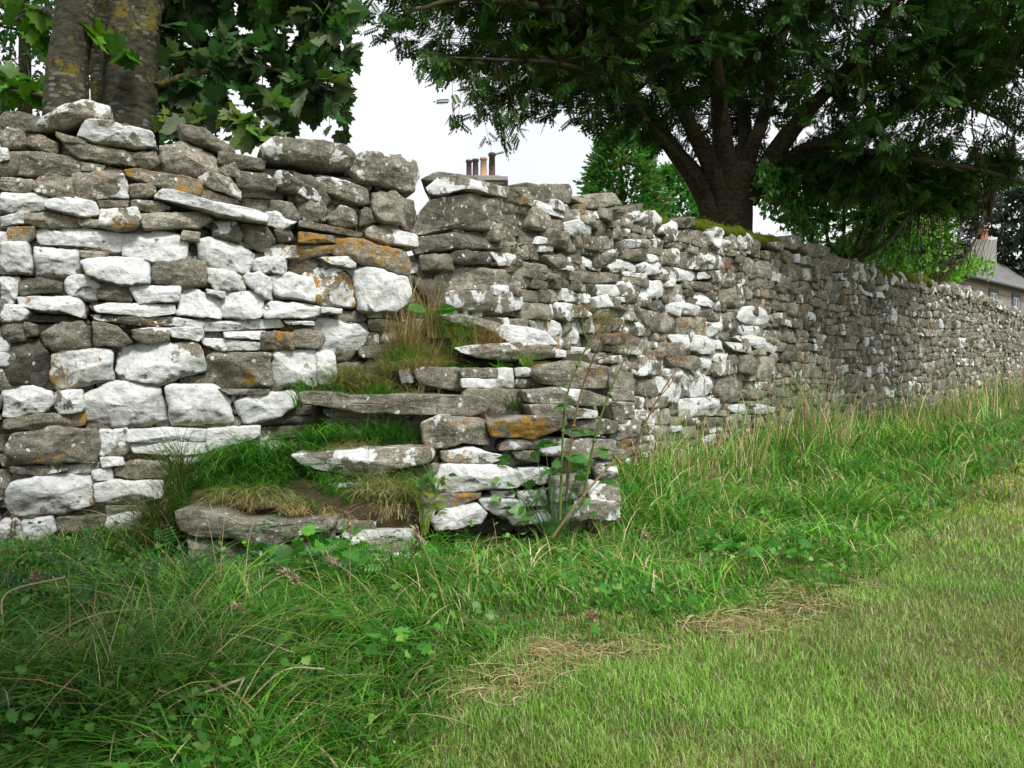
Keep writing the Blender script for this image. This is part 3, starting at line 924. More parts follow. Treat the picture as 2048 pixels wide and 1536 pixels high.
def courses(plane, s0, s1, base, top, hmin, hmax, aspect, fn, seed, wob=.03, clip=False):
    """fills a face with rough courses; fn(poly, s, z) receives each cell's outline"""
    r = np.random.default_rng(seed)
    ref = 2.3
    z = 0.0
    while z < ref - .02:
        h = r.uniform(hmin, hmax) * (1.25 if z < .8 else 1.0)
        if z + h > ref - hmin * .6: h = ref - z
        s = s0 if clip else s0 - r.uniform(0, .3)
        while s < s1:
            w = h * r.uniform(*aspect)
            if clip: w = min(w, s1 - s)
            if w < .03: break
            cells = [(s, z, s + w, z + h)]
            rr = r.random()
            if h > .13 and rr < .45:
                k = r.uniform(.35, .65)
                zz = z + h * k
                cells = [(s, z, s + w, zz)]
                if r.random() < .5:
                    cells.append((s, zz, s + w, z + h))
                else:
                    sm = s + w * r.uniform(.35, .65)
                    cells += [(s, zz, sm, z + h), (sm, zz, s + w, z + h)]
            elif h > .13 and rr < .6:
                sm = s + w * r.uniform(.6, .85); zz = z + h * r.uniform(.4, .6)
                cells = [(s, z, sm, z + h), (sm, z, s + w, zz), (sm, zz, s + w, z + h)]
            for (a, b, c, d) in cells:
                g = .002
                pts = [(a + g, b + g), ((a + c) / 2, b + g), (c - g, b + g), (c - g, d - g), ((a + c) / 2, d - g), (a + g, d - g)]
                P = np.array(pts)
                W = np.concatenate([P * [1.1, 2.6], np.zeros((6, 1))], 1)
                W2 = np.concatenate([P * [3.5, 6], np.ones((6, 1))], 1)
                P[:, 1] += wob * vnoise(W, seed) + .018 * vnoise(W2, seed + 3)
                P[:, 0] += .03 * vnoise(W2, seed + 5)
                P += r.normal(0, .055, P.shape) * min(c - a, d - b) * .6
                cs = (a + c) / 2
                bz, tz = base(cs), top(cs)
                P[:, 1] = bz + P[:, 1] / ref * (tz - bz)
                fn(P, cs, (b + d) / 2 / ref, r)
            s += w
        z += h

# ---------------------------------------------- left wall
left_root = empty("dry_stone_wall", (-1.9, 4.95, 0))
tag(left_root, "tall dry stone wall crusted with bright white lichen, twin tree trunks above it", "stone wall", kind="thing")
sts = []
def lt(s):
    P = plane_xy(PL, s)
    return P
def plane_xy(pl, s): return pl.o[:2] + pl.u[:2] * s
def px_of_s(pl, s):
    p = plane_xy(pl, s); return 1024 + 1750 * p[0] / p[1]
def top_from_px(pl, s, xs, ys):
    p = plane_xy(pl, s)
    y = np.interp(px_of_s(pl, s), xs, ys)
    return .9 + (745 - y) / 1750 * p[1]
for k, (f, P) in enumerate(LEFT):
    P = P.copy()
    c = P.mean(0)
    P = c + (P - c) * (1 + 3.8 / np.maximum(np.linalg.norm(P - c, axis=1, keepdims=True), 8))
    cope = c[1] < 385 - .0 * c[0] and (k in (0, 1, 2, 11) or c[1] > 1e9) or (len(P) == 9 and c[0] > 520 and c[1] < 345) or (c[0] > 705 and c[1] < 382)
    xs = max(0, c[1] - 0)
    n0 = rng.normal(0, .014)
    T = .28
    if k in (0, 2): n0, T = .03, .5
    if c[1] < 350 and c[0] > 520: n0, T = .04, .5
    if k == 25: n0 = .07
    sts.append(mk(PL, PL.uv(P[:, 0], P[:, 1]), n0=n0, T=T, w=f[0], o=f[1], tone=f[2] + rng.normal(0, .17), n=72, rings=9, rnd=rng.random() < .08))
LP = [p for _, p in LEFT]
def left_fill(P, s, q, r):
    c = P.mean(0)
    W = PL.w(np.array([c[0]]), np.array([c[1]]), np.array([0.0]))
    px, py = proj(W[0])
    cov = any(inpoly((px, py), p) for p in LP if abs(p[0][0] - px) < 200 and abs(p[0][1] - py) < 150)
    vis = px > -5 and not (px > 845)
    n0 = -.075 + r.normal(0, .012) if vis and py < 1080 else r.normal(0, .012)
    if px > 812: return
    sts.append(mk(PL, P, n0=n0, T=.2, w=r.choice([0, .2, .5]) if py < 1080 else r.choice([.5, .8, .9]), o=r.choice([0, .3]), tone=r.uniform(.2, .5), n=22, rings=3))
lbase = lambda s: float(gz(*plane_xy(PL, s))) - .06
ltop = lambda s: top_from_px(PL, s, [-400, 0, 300, 440, 520, 640, 700, 840], [255, 275, 300, 318, 320, 338, 345, 352])
courses(PL, -1.6, 2.13, lbase, ltop, .08, .17, (1.2, 3.2), left_fill, 21, clip=True)
# solid middle of the wall
def core(pl, s0, s1, base, top, back, front, root, step=.25):
    m = MB()
    ss = np.arange(s0, s1 + 1e-6, step)
    V = []
    for s in ss:
        b = base(s) - .3; t = top(s) - .07
        for (u, n) in ((b, front), (t, front - .02), (t + .01, back + .02), (b, back)):
            V.append(pl.w(np.array([s]), np.array([u]), np.array([n]))[0])
    F = []
    for i in range(len(ss) - 1):
        a = i * 4; c = a + 4
        F += [(a, c, c + 1, a + 1), (a + 1, c + 1, c + 2, a + 2), (a + 2, c + 2, c + 3, a + 3)]
    F += [(0, 1, 2, 3), tuple(len(V) - 4 + k for k in (3, 2, 1, 0))]
    m.faces(V, F)
    o = m.build("wall_core", M_RUBBLE, root, smooth=False, origin=loc_of(root))
core(PL, -1.7, 2.08, lbase, ltop, -.55, -.14, left_root)
emit(sts, left_root)

# ---------------------------------------------- right wall
right_root = empty("dry_stone_wall", tuple(np.append(plane_xy(PR, 6), .1)))
tag(right_root, "long grey dry stone wall with jagged tilted stones along its top", "stone wall", kind="thing")
sts = []
for k, (f, P) in enumerate(RIGHT):
    c = P.mean(0)
    P = c + (P - c) * (1 + 3.2 / np.maximum(np.linalg.norm(P - c, axis=1, keepdims=True), 6))
    n0 = rng.normal(0, .018); T = .28
    if k in (0, 1, 3, 12, 13, 19): T = .5
    if k in (0, 19): n0 = -.05
    sk = 1.1 if k in (0, 1, 3, 4, 5, 8, 10) else 0
    if k == 1: n0 = .05
    sts.append(mk(PR, PR.uv(P[:, 0], P[:, 1]), n0=n0, T=T, w=f[0], o=f[1], tone=f[2] + rng.normal(0, .17), n=44, rings=5, skew=sk, rnd=rng.random() < .15))
copes = []
for k, (f, P) in enumerate(COPES):
    c = P.mean(0)
    P = c + (P - c) * 1.10 - [0, 4]
    copes.append(mk(PR, PR.uv(P[:, 0], P[:, 1]), n0=rng.uniform(.0, .06), T=rng.uniform(.3, .45), w=f[0], o=f[1], tone=f[2], n=32, rings=5, rnd=True, tilt=2.5, rough=1.6))
RP = [p for _, p in RIGHT]
rbase = lambda s: float(gz(*plane_xy(PR, s))) - .06
TX = [780, 850, 900, 960, 1040, 1060, 1150, 1230, 1290, 1310, 1480, 1560, 1600, 1700, 1800, 1900, 1960, 2048, 2300]
TY = [395, 352, 356, 370, 378, 392, 402, 410, 438, 452, 478, 496, 508, 538, 557, 574, 592, 628, 664]
rtop = lambda s: top_from_px(PR, s, TX, [t + 8 for t in TY])
def right_fill(P, s, q, r):
    c = P.mean(0)
    W = PR.w(np.array([c[0]]), np.array([c[1]]), np.array([0.0]))
    px, py = proj(W[0])
    cov = s < 11 and any(inpoly((px, py), p) for p in RP if abs(p[0][0] - px) < 220 and abs(p[0][1] - py) < 120)
    n0 = r.normal(0, .02)
    if px < 930 and py < 520: return
    if px < 850: n0 = -.2
    if s < .55 and py < 640: n0 = -.10; 
    elif cov: n0 -= .09
    wv = r.choice([0, .05, .15, .35, .6, .8, .92], p=[.20, .20, .22, .17, .12, .06, .03])
    if s > 5: wv = wv * .8 - .03
    if s < 1.2 and q < .6: wv = r.choice([.3, .6, .85])
    big = s < 7
    sts.append(mk(PR, P, n0=n0, T=.22, w=wv, o=r.choice([0, 0, .2, .5]), tone=r.uniform(.15, .85), n=30 if big else (22 if s < 14 else 16), rings=4 if big else 2, rnd=r.random() < .15, tilt=1.8))
courses(PR, -.2, 5.2, rbase, rtop, .075, .16, (.8, 2.6), right_fill, 33, wob=.05)
courses(PR, 5.45, 34, rbase, rtop, .10, .21, (.6, 2.1), right_fill, 34, wob=.06)
# tilted stones along the top
s = 9.0
while s < 34:
    wd = rng.uniform(.10, .28); hh = rng.uniform(.16, .32)
    bz = rtop(s) - .07
    a = rng.uniform(-.7, .7)
    pts = np.array([(-wd / 2, 0), (wd / 2, -.02), (wd * .55, hh * .5), (wd * rng.uniform(0, .4), hh), (-wd * rng.uniform(.1, .4), hh * rng.uniform(.75, 1)), (-wd * .5, hh * .4)])
    ca, sa = math.cos(a), math.sin(a)
    pts = pts @ np.array([[ca, sa], [-sa, ca]]) + [s, bz]
    copes.append(mk(PR, pts, n0=rng.uniform(-.04, .08), T=rng.uniform(.25, .45), w=rng.choice([0, .2, .4, .6]), o=0, tone=rng.uniform(.35, .6), n=22, rings=3, tilt=2.5, rough=1.8))
    s += wd * rng.uniform(.55, .95)
core(PR, .7, 34, rbase, rtop, -.55, -.17, right_root, .5)
org = loc_of(right_root)
for a, m in copes[:15]: m.build("coping_stone", M_STONE, right_root, origin=org)
# the little brick-red block
m = MB(); f, P = parse("0 0 .5: 825 570 880 570 880 640 825 645", 1250, 380, 4.096)[0]
M_RED = plain_mat("red_sandstone", (.15, .07, .055), (.24, .12, .10), 30)
stone(m, PR, PR.uv(P[:, 0], P[:, 1]), n0=.01, T=.2, n=20, rings=3, rnd=0)
o = m.build("stone", M_RED, right_root, origin=org); o["label"] = "small brick red block set among grey stones"
emit(sts + copes[15:], right_root)

# ---------------------------------------------- stile
stile = empty("stone_stile", (-.7, 4.7, 0))
tag(stile, "grassy stone steps of worn projecting slabs climbing to the gap in the wall", "stile")
sts = []
STEP = {0: "step_slab", 4: "step_slab", 29: "step_slab", 31: "step_slab", 33: "step_slab", 34: "step_slab", 40: "step_slab"}
org = loc_of(stile)
for k, (f, P) in enumerate(STILE):
    c = P.mean(0)
    P = c + (P - c) * (1 + 3.2 / np.maximum(np.linalg.norm(P - c, axis=1, keepdims=True), 8))
    d = (1, .0) if k in STEP else (1, .18)
    # a frontal face through the given distance at the stone's middle
    X = (c[0] - 1024) / 1750 * f[3]
    pl = Plane((X, f[3]), d)
    a, m = mk(pl, pl.uv(P[:, 0], P[:, 1]), n0=0, T=f[4], w=f[0], o=f[1], tone=f[2], n=84, rings=8, rnd=False, tilt=.5)
    m.build(STEP.get(k, "stone"), M_STONE, stile, origin=org)

# coursed stones under and beside the slabs
def riser(x0, x1, Y, z0, z1, seed, white, d=(1, 0)):
    pl = Plane((x0, Y), d)
    def fn(P, s_, q_, r):
        m = MB(); stone(m, pl, P, n0=r.normal(0, .015), T=.2, w=r.choice([0, .3, white]), o=r.choice([0, .3]), tone=r.uniform(.3, .6), n=26, rings=4, rnd=r.random() < .3)
        m.build("stone", M_STONE, stile, origin=org)
    L_ = (x1 - x0) / abs(Plane((0, 0), d).u[0])
    courses(pl, 0.12, L_ - .1, lambda s: z0, lambda s: z0 + (z1 - z0), .45, .75, (.3, .8), fn, seed, wob=.02, clip=True)
riser(-1.66, -.40, 4.22, -.02, .13, 61, .8)
riser(-1.14, -.30, 4.55, .10, .42, 62, .7)
riser(-.98, -.40, 4.40, .10, .30, 66, .5)
riser(-1.16, -.06, 4.82, .42, .70, 63, .3)
riser(-.66, .14, 5.04, .72, .90, 64, .3)
riser(-.40, .56, 4.80, 0, .93, 65, .8, (1, .14))
LV = [(-1.68, -.40, 4.18, .0, .17, .42), (-1.12, -.28, 4.50, 0, .44, .62), (-1.20, -.03, 4.78, 0, .72, .86), (-.72, .12, 5.0, 0, .88, 1.0),
      (-.36, .20, 5.14, 0, 1.02, 1.15), (-.42, .52, 4.80, 0, .70, .70), (0.0, .55, 4.90, 0, .93, 1.0), (-.64, .0, 5.32, 0, 1.12, 1.26)]
def stile_h(X, Y, inset=0.0):
    H = np.full(X.shape, -.3)
    Yw = L0[1] + (X - L0[0]) * LD[1] / LD[0]
    for (x0, x1, y0, _, z0, z1) in LV:
        e = np.stack([X * 5, Y * 5, X * 0], -1)
        X2 = X + .03 * vnoise(e, 3); Y2 = Y + .03 * vnoise(e, 4)
        ins = (X2 > x0 + inset * .4) & (X2 < x1 - inset * .6) & (Y2 > y0 + inset)
        f = np.clip((Y - y0) / .5, 0, 1)
        H = np.where(ins, np.maximum(H, z0 + (z1 - z0) * f), H)
    return H
xs = np.arange(-1.8, .7, .025); ys = np.arange(4.0, 6.35, .025)
XX, YY = np.meshgrid(xs, ys, indexing='ij')
HH = stile_h(XX, YY, .13)
E = np.stack([XX * 12, YY * 12, XX * 0], -1)
HH = HH + .018 * fbm(E, 9, 3)
DX = .015 * vnoise(np.stack([XX * 9, YY * 9, HH * 14], -1), 12)
m = MB(); ny = len(ys)
i = np.arange(len(xs) - 1)[:, None]; j = np.arange(ny - 1)[None]
q = np.stack([i * ny + j, (i + 1) * ny + j, (i + 1) * ny + j + 1, i * ny + j + 1], -1).reshape(-1, 4)
m.add(np.stack([XX + DX, YY + DX, HH], -1).reshape(-1, 3), q, [4] * len(q))
m.build("earth_fill", M_SOIL, stile, origin=org)
# ------------------------------------------------------------------ grass
def gcol(n, kind, rg=rng):
    pal = {
        "verge": [(.075, .30, .017), (.055, .235, .015), (.13, .40, .03), (.06, .26, .03), (.22, .42, .045)],
        "lawn": [(.29, .45, .06), (.22, .40, .05), (.37, .47, .11), (.46, .46, .18), (.19, .38, .045)],
        "straw": [(.60, .48, .27), (.48, .37, .19), (.70, .60, .37), (.38, .30, .14)],
        "brown": [(.26, .16, .07), (.36, .25, .12), (.46, .34, .18)],
        "dark": [(.03, .12, .012), (.045, .16, .018), (.06, .20, .02)],
    }[kind]
    c = np.array(pal)[rg.integers(0, len(pal), n)] * rg.uniform(.75, 1.25, (n, 1))
    return np.concatenate([c, np.ones((n, 1))], 1)

def wall_y(x):
    """how far back the ground runs before it meets a wall"""
    yl = L0[1] + (x - L0[0]) * LD[1] / LD[0]
    yr = R0[1] + (x - R0[0]) * RD[1] / RD[0]
    return np.where(x < -.55, yl, yr)

def visible(x, y, marg=.12):
    return np.abs(x / np.maximum(y, .1)) < .585 + marg

def sample(n, y0, y1, dens_pow=1.0, xlim=(-6, 20)):
    """ground points, denser near the viewer's side of the field"""
    u = rng.random(n)
    y = y0 * (y1 / y0) ** u if dens_pow == 1 else (y0 ** -.5 + u * (y1 ** -.5 - y0 ** -.5)) ** -2
    x = rng.uniform(-.72, 1.0, n) * y
    return x, y

def vn2(x, y, f, seed): return vnoise(np.stack([x * f, y * f, 0 * x], -1), seed)

foot = lambda x, y: ((x > -1.66) & (x < -.4) & (y > 4.12)) | ((x > -1.1) & (x < .55) & (y > 4.62)) | ((x > -1.12) & (x < -.3) & (y > 4.42))

# the lawn, mown short
x, y = sample(390000, 1.45, 30, 2)
le = lawn_edge(x) + .10 * vn2(x, y, 3, 1) + .06 * vn2(x, y, 9, 2)
k = (y < le + .22 + .03 * y) & (y < wall_y(x) - .1)
x, y = x[k], y[k]; n = len(x)
P = np.stack([x, y, gz(x, y)], -1)
mb = MB()
col = gcol(n, "lawn")
dry = (vn2(x, y, 1.6, 3) + .5 * vn2(x, y, 5, 4) > .28 - .35 * np.clip((x - .6), 0, 1.2)) 
st = gcol(n, "straw")
pick = rng.random(n) < np.where(dry, .50, .14)
col[pick] = st[pick] * [.85, .85, .8, 1]
col[:, :3] *= (1 + .28 * vn2(x, y, 1.1, 61) + .15 * vn2(x, y, 4.5, 62))[:, None]
col[:, 0] *= 1 + .35 * vn2(x, y, .8, 63)
far = np.clip(y / 3, 1, 4)
blades(mb, P, rng.uniform(.015, .055, n) * (1 + .45 * vn2(x, y, 2.7, 64)) * np.where(pick, .7, 1) * far ** .3, rng.uniform(0, 6.283, n), rng.uniform(.1, 1.1, n), .0032 * far, col, K=2)
tag(mb.build("lawn_grass", M_GRASS), "short mown yellow green lawn with dry patches in front of the verge", "grass", kind="stuff")

# the uncut verge
def verge(count, y0, y1, hmin, hmax, wdt, kinds, name, label, cond, lean=(.3, 1.3), mat=None, K=5):
    x, y = sample(count, y0, y1, 2)
    k = cond(x, y) & (y < wall_y(x) - .02) & ~foot(x, y)
    x, y = x[k], y[k]; n = len(x)
    P = np.stack([x, y, gz(x, y) - .01], -1)
    le = lawn_edge(x)
    d = np.clip((y - le) / .7, .25, 1)
    clump = .75 + .45 * vn2(x, y, 2.2, 8) + .25 * vn2(x, y, 6, 9)
    nearst = np.exp(-(((x + .6) / 1.3) ** 2 + ((y - 4.1) / .75) ** 2))
    h = rng.uniform(hmin, hmax, n) * d ** .6 * clump * (1 - .5 * nearst) * np.where((wall_y(x) - y < .5) & (x < -1.4), .7, 1) * np.where((wall_y(x) - y < 1.5 + .1 * y) & (x > .3), 1.45, 1)
    col = np.concatenate([gcol(n, kk)[None] for kk, _ in kinds])
    pr = np.array([p for _, p in kinds]); ch = rng.choice(len(kinds), n, p=pr / pr.sum())
    col = col[ch, np.arange(n)]
    tint = 1 + .3 * vn2(x, y, 1.3, 15)[:, None]
    col[:, :3] *= tint
    az = 3.4 * vn2(x, y, 1.6, 17) - 1.2 + rng.normal(0, 1.5, n)
    far = np.clip(y / 3.2, 1, 3)
    mb = MB()
    blades(mb, P, h, az, rng.uniform(*lean, n), wdt * far ** .8 * rng.uniform(.6, 1.4, n), col, K=K, droop=.38)
    return tag(mb.build(name, mat or M_GRASS), label, "grass", kind="stuff")
in_verge = lambda x, y: y > lawn_edge(x) + .08 * vn2(x, y, 4, 2)
verge(30000, 1.4, 16, .16, .40, .009, [("verge", .86), ("dark", .06), ("straw", .08)], "broad_grass", "broad bladed rank green grass flopping over in the verge", in_verge, (.7, 1.9), K=6)
verge(135000, 1.4, 24, .09, .30, .005, [("verge", .72), ("dark", .14), ("straw", .14)], "verge_grass", "long uncut green grass leaning over along the foot of the walls", in_verge)
verge(70000, 1.4, 12, .05, .16, .005, [("verge", .65), ("dark", .35)], "undergrowth_grass", "short dark green grass filling in beneath the long verge grass", in_verge, K=3)
# straw coloured stalks against the right hand wall
nearwall = lambda x, y: in_verge(x, y) & (x > .35) & (wall_y(x) - y < 1.1 + .12 * y) & (vn2(x, y, 1.9, 31) > -.15)
verge(66000, 4.5, 26, .25, .80, .0036, [("straw", .46), ("brown", .12), ("verge", .42)], "dry_meadow_grass", "tall straw coloured flowering grass standing at the foot of the long wall", nearwall, (.1, .6), M_STRAW, 4)
scat = lambda x, y: in_verge(x, y) & (vn2(x, y, 1.7, 41) > .05)
verge(5200, 2.2, 9, .2, .5, .0035, [("straw", .8), ("brown", .2)], "straw_stalks", "scattered bent straw coloured stalks among the green verge grass", scat, (.3, 1.6), M_STRAW, 5)

# dry cuttings lying along the edge of the lawn
cut_px = np.array([(965, 1362, 55, 18), (1045, 1340, 50, 18), (1090, 1305, 45, 14), (1130, 1290, 55, 16), (1220, 1275, 70, 11), (1400, 1240, 45, 12), (1480, 1230, 70, 16), (1560, 1195, 50, 22), (1600, 1175, 50, 20),
                   (1640, 1195, 50, 10), (1530, 1215, 60, 12), (1700, 1150, 60, 8)], float)
mb = MB()
for (cx, cy, rx, ry) in cut_px:
    m_ = int(rx * ry * .14)
    px = cx + rng.normal(0, .8, m_) * rx; py = cy + rng.normal(0, .8, m_) * ry + 5 * np.sin(px / 23.0)
    d = ray(px, py); t = -.87 / d[:, 2]
    G = CAM + d * t[:, None]
    G[:, 2] = gz(G[:, 0], G[:, 1]) + rng.uniform(.01, .04, m_)
    L_ = rng.uniform(.05, .14, m_); az = rng.uniform(0, 6.28, m_)
    c_ = gcol(m_, "straw"); b_ = gcol(m_, "brown"); c_[::3] = b_[::3]; c_[:, :3] *= .85
    # a lying stalk: low arch
    t5 = np.linspace(-1, 1, 4)[None, :, None]
    D = np.stack([np.cos(az), np.sin(az), rng.normal(0, .12, m_)], -1)[:, None]
    S = np.stack([-np.sin(az), np.cos(az), rng.normal(0, .3, m_)], -1)[:, None]
    C = G[:, None] + D * (L_[:, None, None] / 2) * t5 + S * (1 - t5 ** 2) * (rng.normal(0, .02, m_))[:, None, None]
    wv = .0011
    V = np.concatenate([C - S * wv, C + S * wv], 1)
    f = []
    for q_ in range(3): f += [q_, 4 + q_, 5 + q_, q_ + 1]
    mb.add(V.reshape(-1, 3), (np.arange(m_)[:, None] * 8 + np.array(f)[None]).ravel(), [4] * (3 * m_), np.repeat(c_, 8, 0))
tag(mb.build("grass_cuttings", M_STRAW), "pale dry cut grass lying in clumps along the edge of the lawn", "cuttings", kind="stuff")

# ------------------------------------------------------------------ tufts on the stile and the walls
def tuft(name, label, group, regs, origin):
    """regs: list of (count, x0,x1, y0,y1, hmin,hmax, width, kind, az, leanmin, leanmax)"""
    mb = MB()
    for (n, x0, x1, y0, y1, h0, h1, w, kd, az, l0, l1) in regs:
        x = rng.uniform(x0, x1, n); y = rng.uniform(y0, y1, n)
        h = stile_h(x, y); g = gz(x, y)
        z = np.maximum(h, g)
        ok = (vn2(x, y, 11, 71) + .5 * vn2(x, y, 25, 72)) > -.22
        h = h
        P = np.stack([x, y, z - .01], -1)[ok]
        m_ = len(P)
        a = az + rng.normal(0, 1.1, m_) if az is not None else rng.uniform(0, 6.28, m_)
        blades(mb, P, rng.uniform(h0 * .6, h1 * 1.25, m_) * (1 + .5 * vn2(P[:, 0], P[:, 1], 8, 75)), a, rng.uniform(l0, l1, m_), w * rng.uniform(.6, 1.4, m_), gcol(m_, kd), K=5, droop=.55)
    o = mb.build(name, M_GRASS, origin=np.array(origin, np.float32))
    return tag(o, label, "grass tuft", group)
GT = "grass tufts on the stile"
tuft("grass_tuft", "broad tuft on the lowest step, straw coloured in front and green behind", GT, [
    (2400, -1.50, -1.0, 4.26, 4.42, .04, .12, .0028, "straw", -1.5, .6, 1.8), (1600, -1.55, -.9, 4.30, 4.55, .05, .15, .004, "verge", -1.5, .5, 1.5),
    (2600, -1.66, -1.0, 4.42, 4.72, .08, .20, .0045, "dark", -1.5, .4, 1.5), (900, -1.66, -1.05, 4.5, 4.78, .14, .28, .006, "verge", -1.8, .7, 1.7)], (-1.3, 4.5, .17))
tuft("grass_tuft", "tuft on the second step, pale dry blades at its front and bright green blades behind", GT, [
    (1000, -1.06, -.72, 4.56, 4.70, .03, .08, .0028, "straw", -1.5, .6, 1.6), (3000, -1.10, -.50, 4.66, 4.90, .05, .14, .004, "dark", -1.5, .3, 1.2),
    (1300, -1.30, -.68, 4.66, 4.95, .10, .2, .005, "verge", -2.0, .4, 1.4), (700, -.72, -.40, 4.6, 4.78, .02, .05, .003, "dark", None, .3, 1)], (-.9, 4.7, .5))
tuft("grass_tuft", "shaggy brown and green tuft beside the upper steps", GT, [
    (3000, -1.02, -.42, 4.98, 5.12, .06, .18, .003, "brown", -1.6, .5, 1.5), (1800, -1.0, -.55, 5.0, 5.2, .08, .18, .004, "verge", -1.8, .4, 1.3), (1200, -.9, -.4, 4.95, 5.1, .06, .16, .003, "straw", -1.4, .5, 1.4),
    (900, -.62, -.25, 5.1, 5.2, .05, .12, .003, "verge", -1.2, .4, 1.4)], (-.7, 5.05, .9))
tuft("grass_tuft", "tall dry tuft standing in the gap above the steps", GT, [
    (1800, -.80, -.45, 5.18, 5.38, .12, .30, .003, "brown", -1.5, .2, .8), (900, -.78, -.45, 5.2, 5.42, .15, .34, .003, "straw", -1.5, .15, .7), (900, -.7, -.2, 5.2, 5.45, .10, .22, .004, "verge", -1.2, .3, 1.1),
    (60, -.80, -.55, 5.18, 5.3, .45, .62, .003, "straw", 2.8, .1, .5), (1000, -.45, -.05, 5.2, 5.36, .06, .16, .003, "brown", -1.3, .4, 1.3)], (-.6, 5.3, 1.2))
tuft("grass_tuft", "small bright green tuft under the end of the thick upper slab", GT, [
    (350, -.05, .10, 4.86, 4.96, .06, .15, .004, "verge", -1.6, .5, 1.5), (120, -.05, .12, 4.86, 4.96, .06, .15, .003, "brown", -1.6, .5, 1.5)], (.02, 4.9, .9))
tuft("grass_tuft", "small green tuft between the two topmost slabs", GT, [
    (380, -.10, .12, 5.04, 5.14, .05, .13, .004, "verge", -1.6, .5, 1.5), (100, 0, .12, 5.06, 5.12, .1, .2, .003, "straw", -1.6, .2, .7)], (.02, 5.1, 1.0))
tuft("grass_tuft", "hanging brown and green tuft at the wall foot next to the lowest step", GT, [
    (1500, -1.86, -1.62, 4.22, 4.5, .2, .42, .003, "dark", -1.9, .5, 1.2), (800, -1.86, -1.64, 4.22, 4.5, .2, .40, .003, "brown", -1.9, .5, 1.2)], (-1.74, 4.35, 0))
tuft("grass_tuft", "dry straw tuft hanging over the stones between the two lowest slabs", GT, [
    (900, -.78, -.42, 4.36, 4.46, .10, .22, .003, "straw", -1.4, .6, 1.7), (1100, -.95, -.36, 4.34, 4.50, .08, .22, .004, "verge", -1.4, .4, 1.3), (260, -.95, -.5, 4.2, 4.3, .06, .14, .003, "straw", -1.4, .6, 1.5)], (-.6, 4.4, .2))

# ------------------------------------------------------------------ moss on the wall top
mi = 0
for (x0, x1, y0, y1, off, lab) in [(1300, 1352, 432, 446, .12, "small cushion of yellow green moss on the wall top at the edge of the conifer"), (1384, 1490, 446, 468, .10, "thick cushion of green moss on the wall top below the rowan trunk"),
                          (1478, 1566, 466, 486, .10, "long cushion of moss sloping down the wall top just past the rowan trunk"), (1745, 1862, 548, 566, .10, "low green moss strip on the wall top under the far leafy bush")]:
    mb = MB()
    fz = []
    kk = int((x1 - x0) / 5)
    for q_ in range(kk):
        px = x0 + (x1 - x0) * (q_ + .5) / kk; py = y0 + (y1 - y0) * (q_ + .5) / kk + rng.normal(0, 2) - 1
        C = PR.hit(np.array([px]), np.array([py]))[0] - PR.n * (off + rng.uniform(0, .12))
        sc_ = np.linalg.norm(C[:2]) / F_PX
        rad = rng.uniform(12, 17) * sc_
        th = np.linspace(0, 2 * np.pi, 14, endpoint=False); ph = np.linspace(-.9, 1.45, 8)
        A, B = np.meshgrid(ph, th, indexing='ij')
        S = np.stack([np.cos(A) * np.cos(B) * 1.3, np.cos(A) * np.sin(B) * 1.1, np.sin(A) * .8], -1)
        V = C + S * rad * (1 + .22 * fbm(S * 2.2 + q_, 50 + q_, 3))[..., None]
        nn = 14
        i_ = np.arange(7)[:, None]; j_ = np.arange(nn)[None]
        Q = np.stack([i_ * nn + j_, i_ * nn + (j_ + 1) % nn, (i_ + 1) * nn + (j_ + 1) % nn, (i_ + 1) * nn + j_], -1).reshape(-1, 4)
        mb.add(V.reshape(-1, 3), list(Q.ravel()) + [7 * nn + t for t in range(nn)], [4] * len(Q) + [nn], (.085, .115, .012, 1))
        fz.append(V.reshape(-1, 3))
    FZ = np.concatenate(fz); FZ = FZ[rng.integers(0, len(FZ), 2600)] + rng.normal(0, .012, (2600, 3))
    c_ = np.array([(.11, .15, .015, 1), (.17, .19, .025, 1), (.06, .09, .01, 1)])[rng.integers(0, 3, 2600)]
    blades(mb, FZ, rng.uniform(.012, .028, 2600), rng.uniform(0, 6.28, 2600), rng.uniform(.2, 1, 2600), .007, c_, K=2)
    o = mb.build("moss_cushion", M_MOSS, origin=FZ.mean(0))
    tag(o, lab, "moss", "moss cushions on the wall top")

# ------------------------------------------------------------------ leaves
def fan_leaf(outline, cup=.12):
    """leaf blade as a triangle fan with a raised edge; stalk end at the origin, tip along +Y"""
    O = np.array(outline, float)
    c = np.array([0, .42])
    V = [(c[0], c[1], 0.0)]
    for (a, b) in O:
        V.append((a, b, cup * (abs(a) ** 1.5) * 1.2 - .10 * max(0, b - .5)))
    k = len(O)
    return V, [(0, 1 + i, 1 + (i + 1) % k) for i in range(k)]
def mirror(h): return h + [(-a, b) for a, b in reversed(h) if a > 1e-6]
MAPLE = fan_leaf(mirror([(0, 0), (.10, -.04), (.24, -.06), (.36, .0), (.33, .12), (.50, .16), (.60, .30), (.47, .36), (.44, .46), (.52, .62), (.38, .60), (.27, .58), (.24, .70), (.20, .80), (.10, .84), (0, 1.0)]))
OVATE = fan_leaf(mirror([(0, 0), (.12, .05), (.24, .22), (.28, .42), (.22, .65), (.12, .85), (0, 1.0)]), .3)
HOG = fan_leaf(mirror([(0, 0), (.14, -.02), (.20, .08), (.34, .04), (.40, .18), (.33, .25), (.46, .34), (.44, .48), (.32, .50), (.36, .64), (.26, .70), (.18, .68), (.16, .84), (0, 1.0)]), .2)
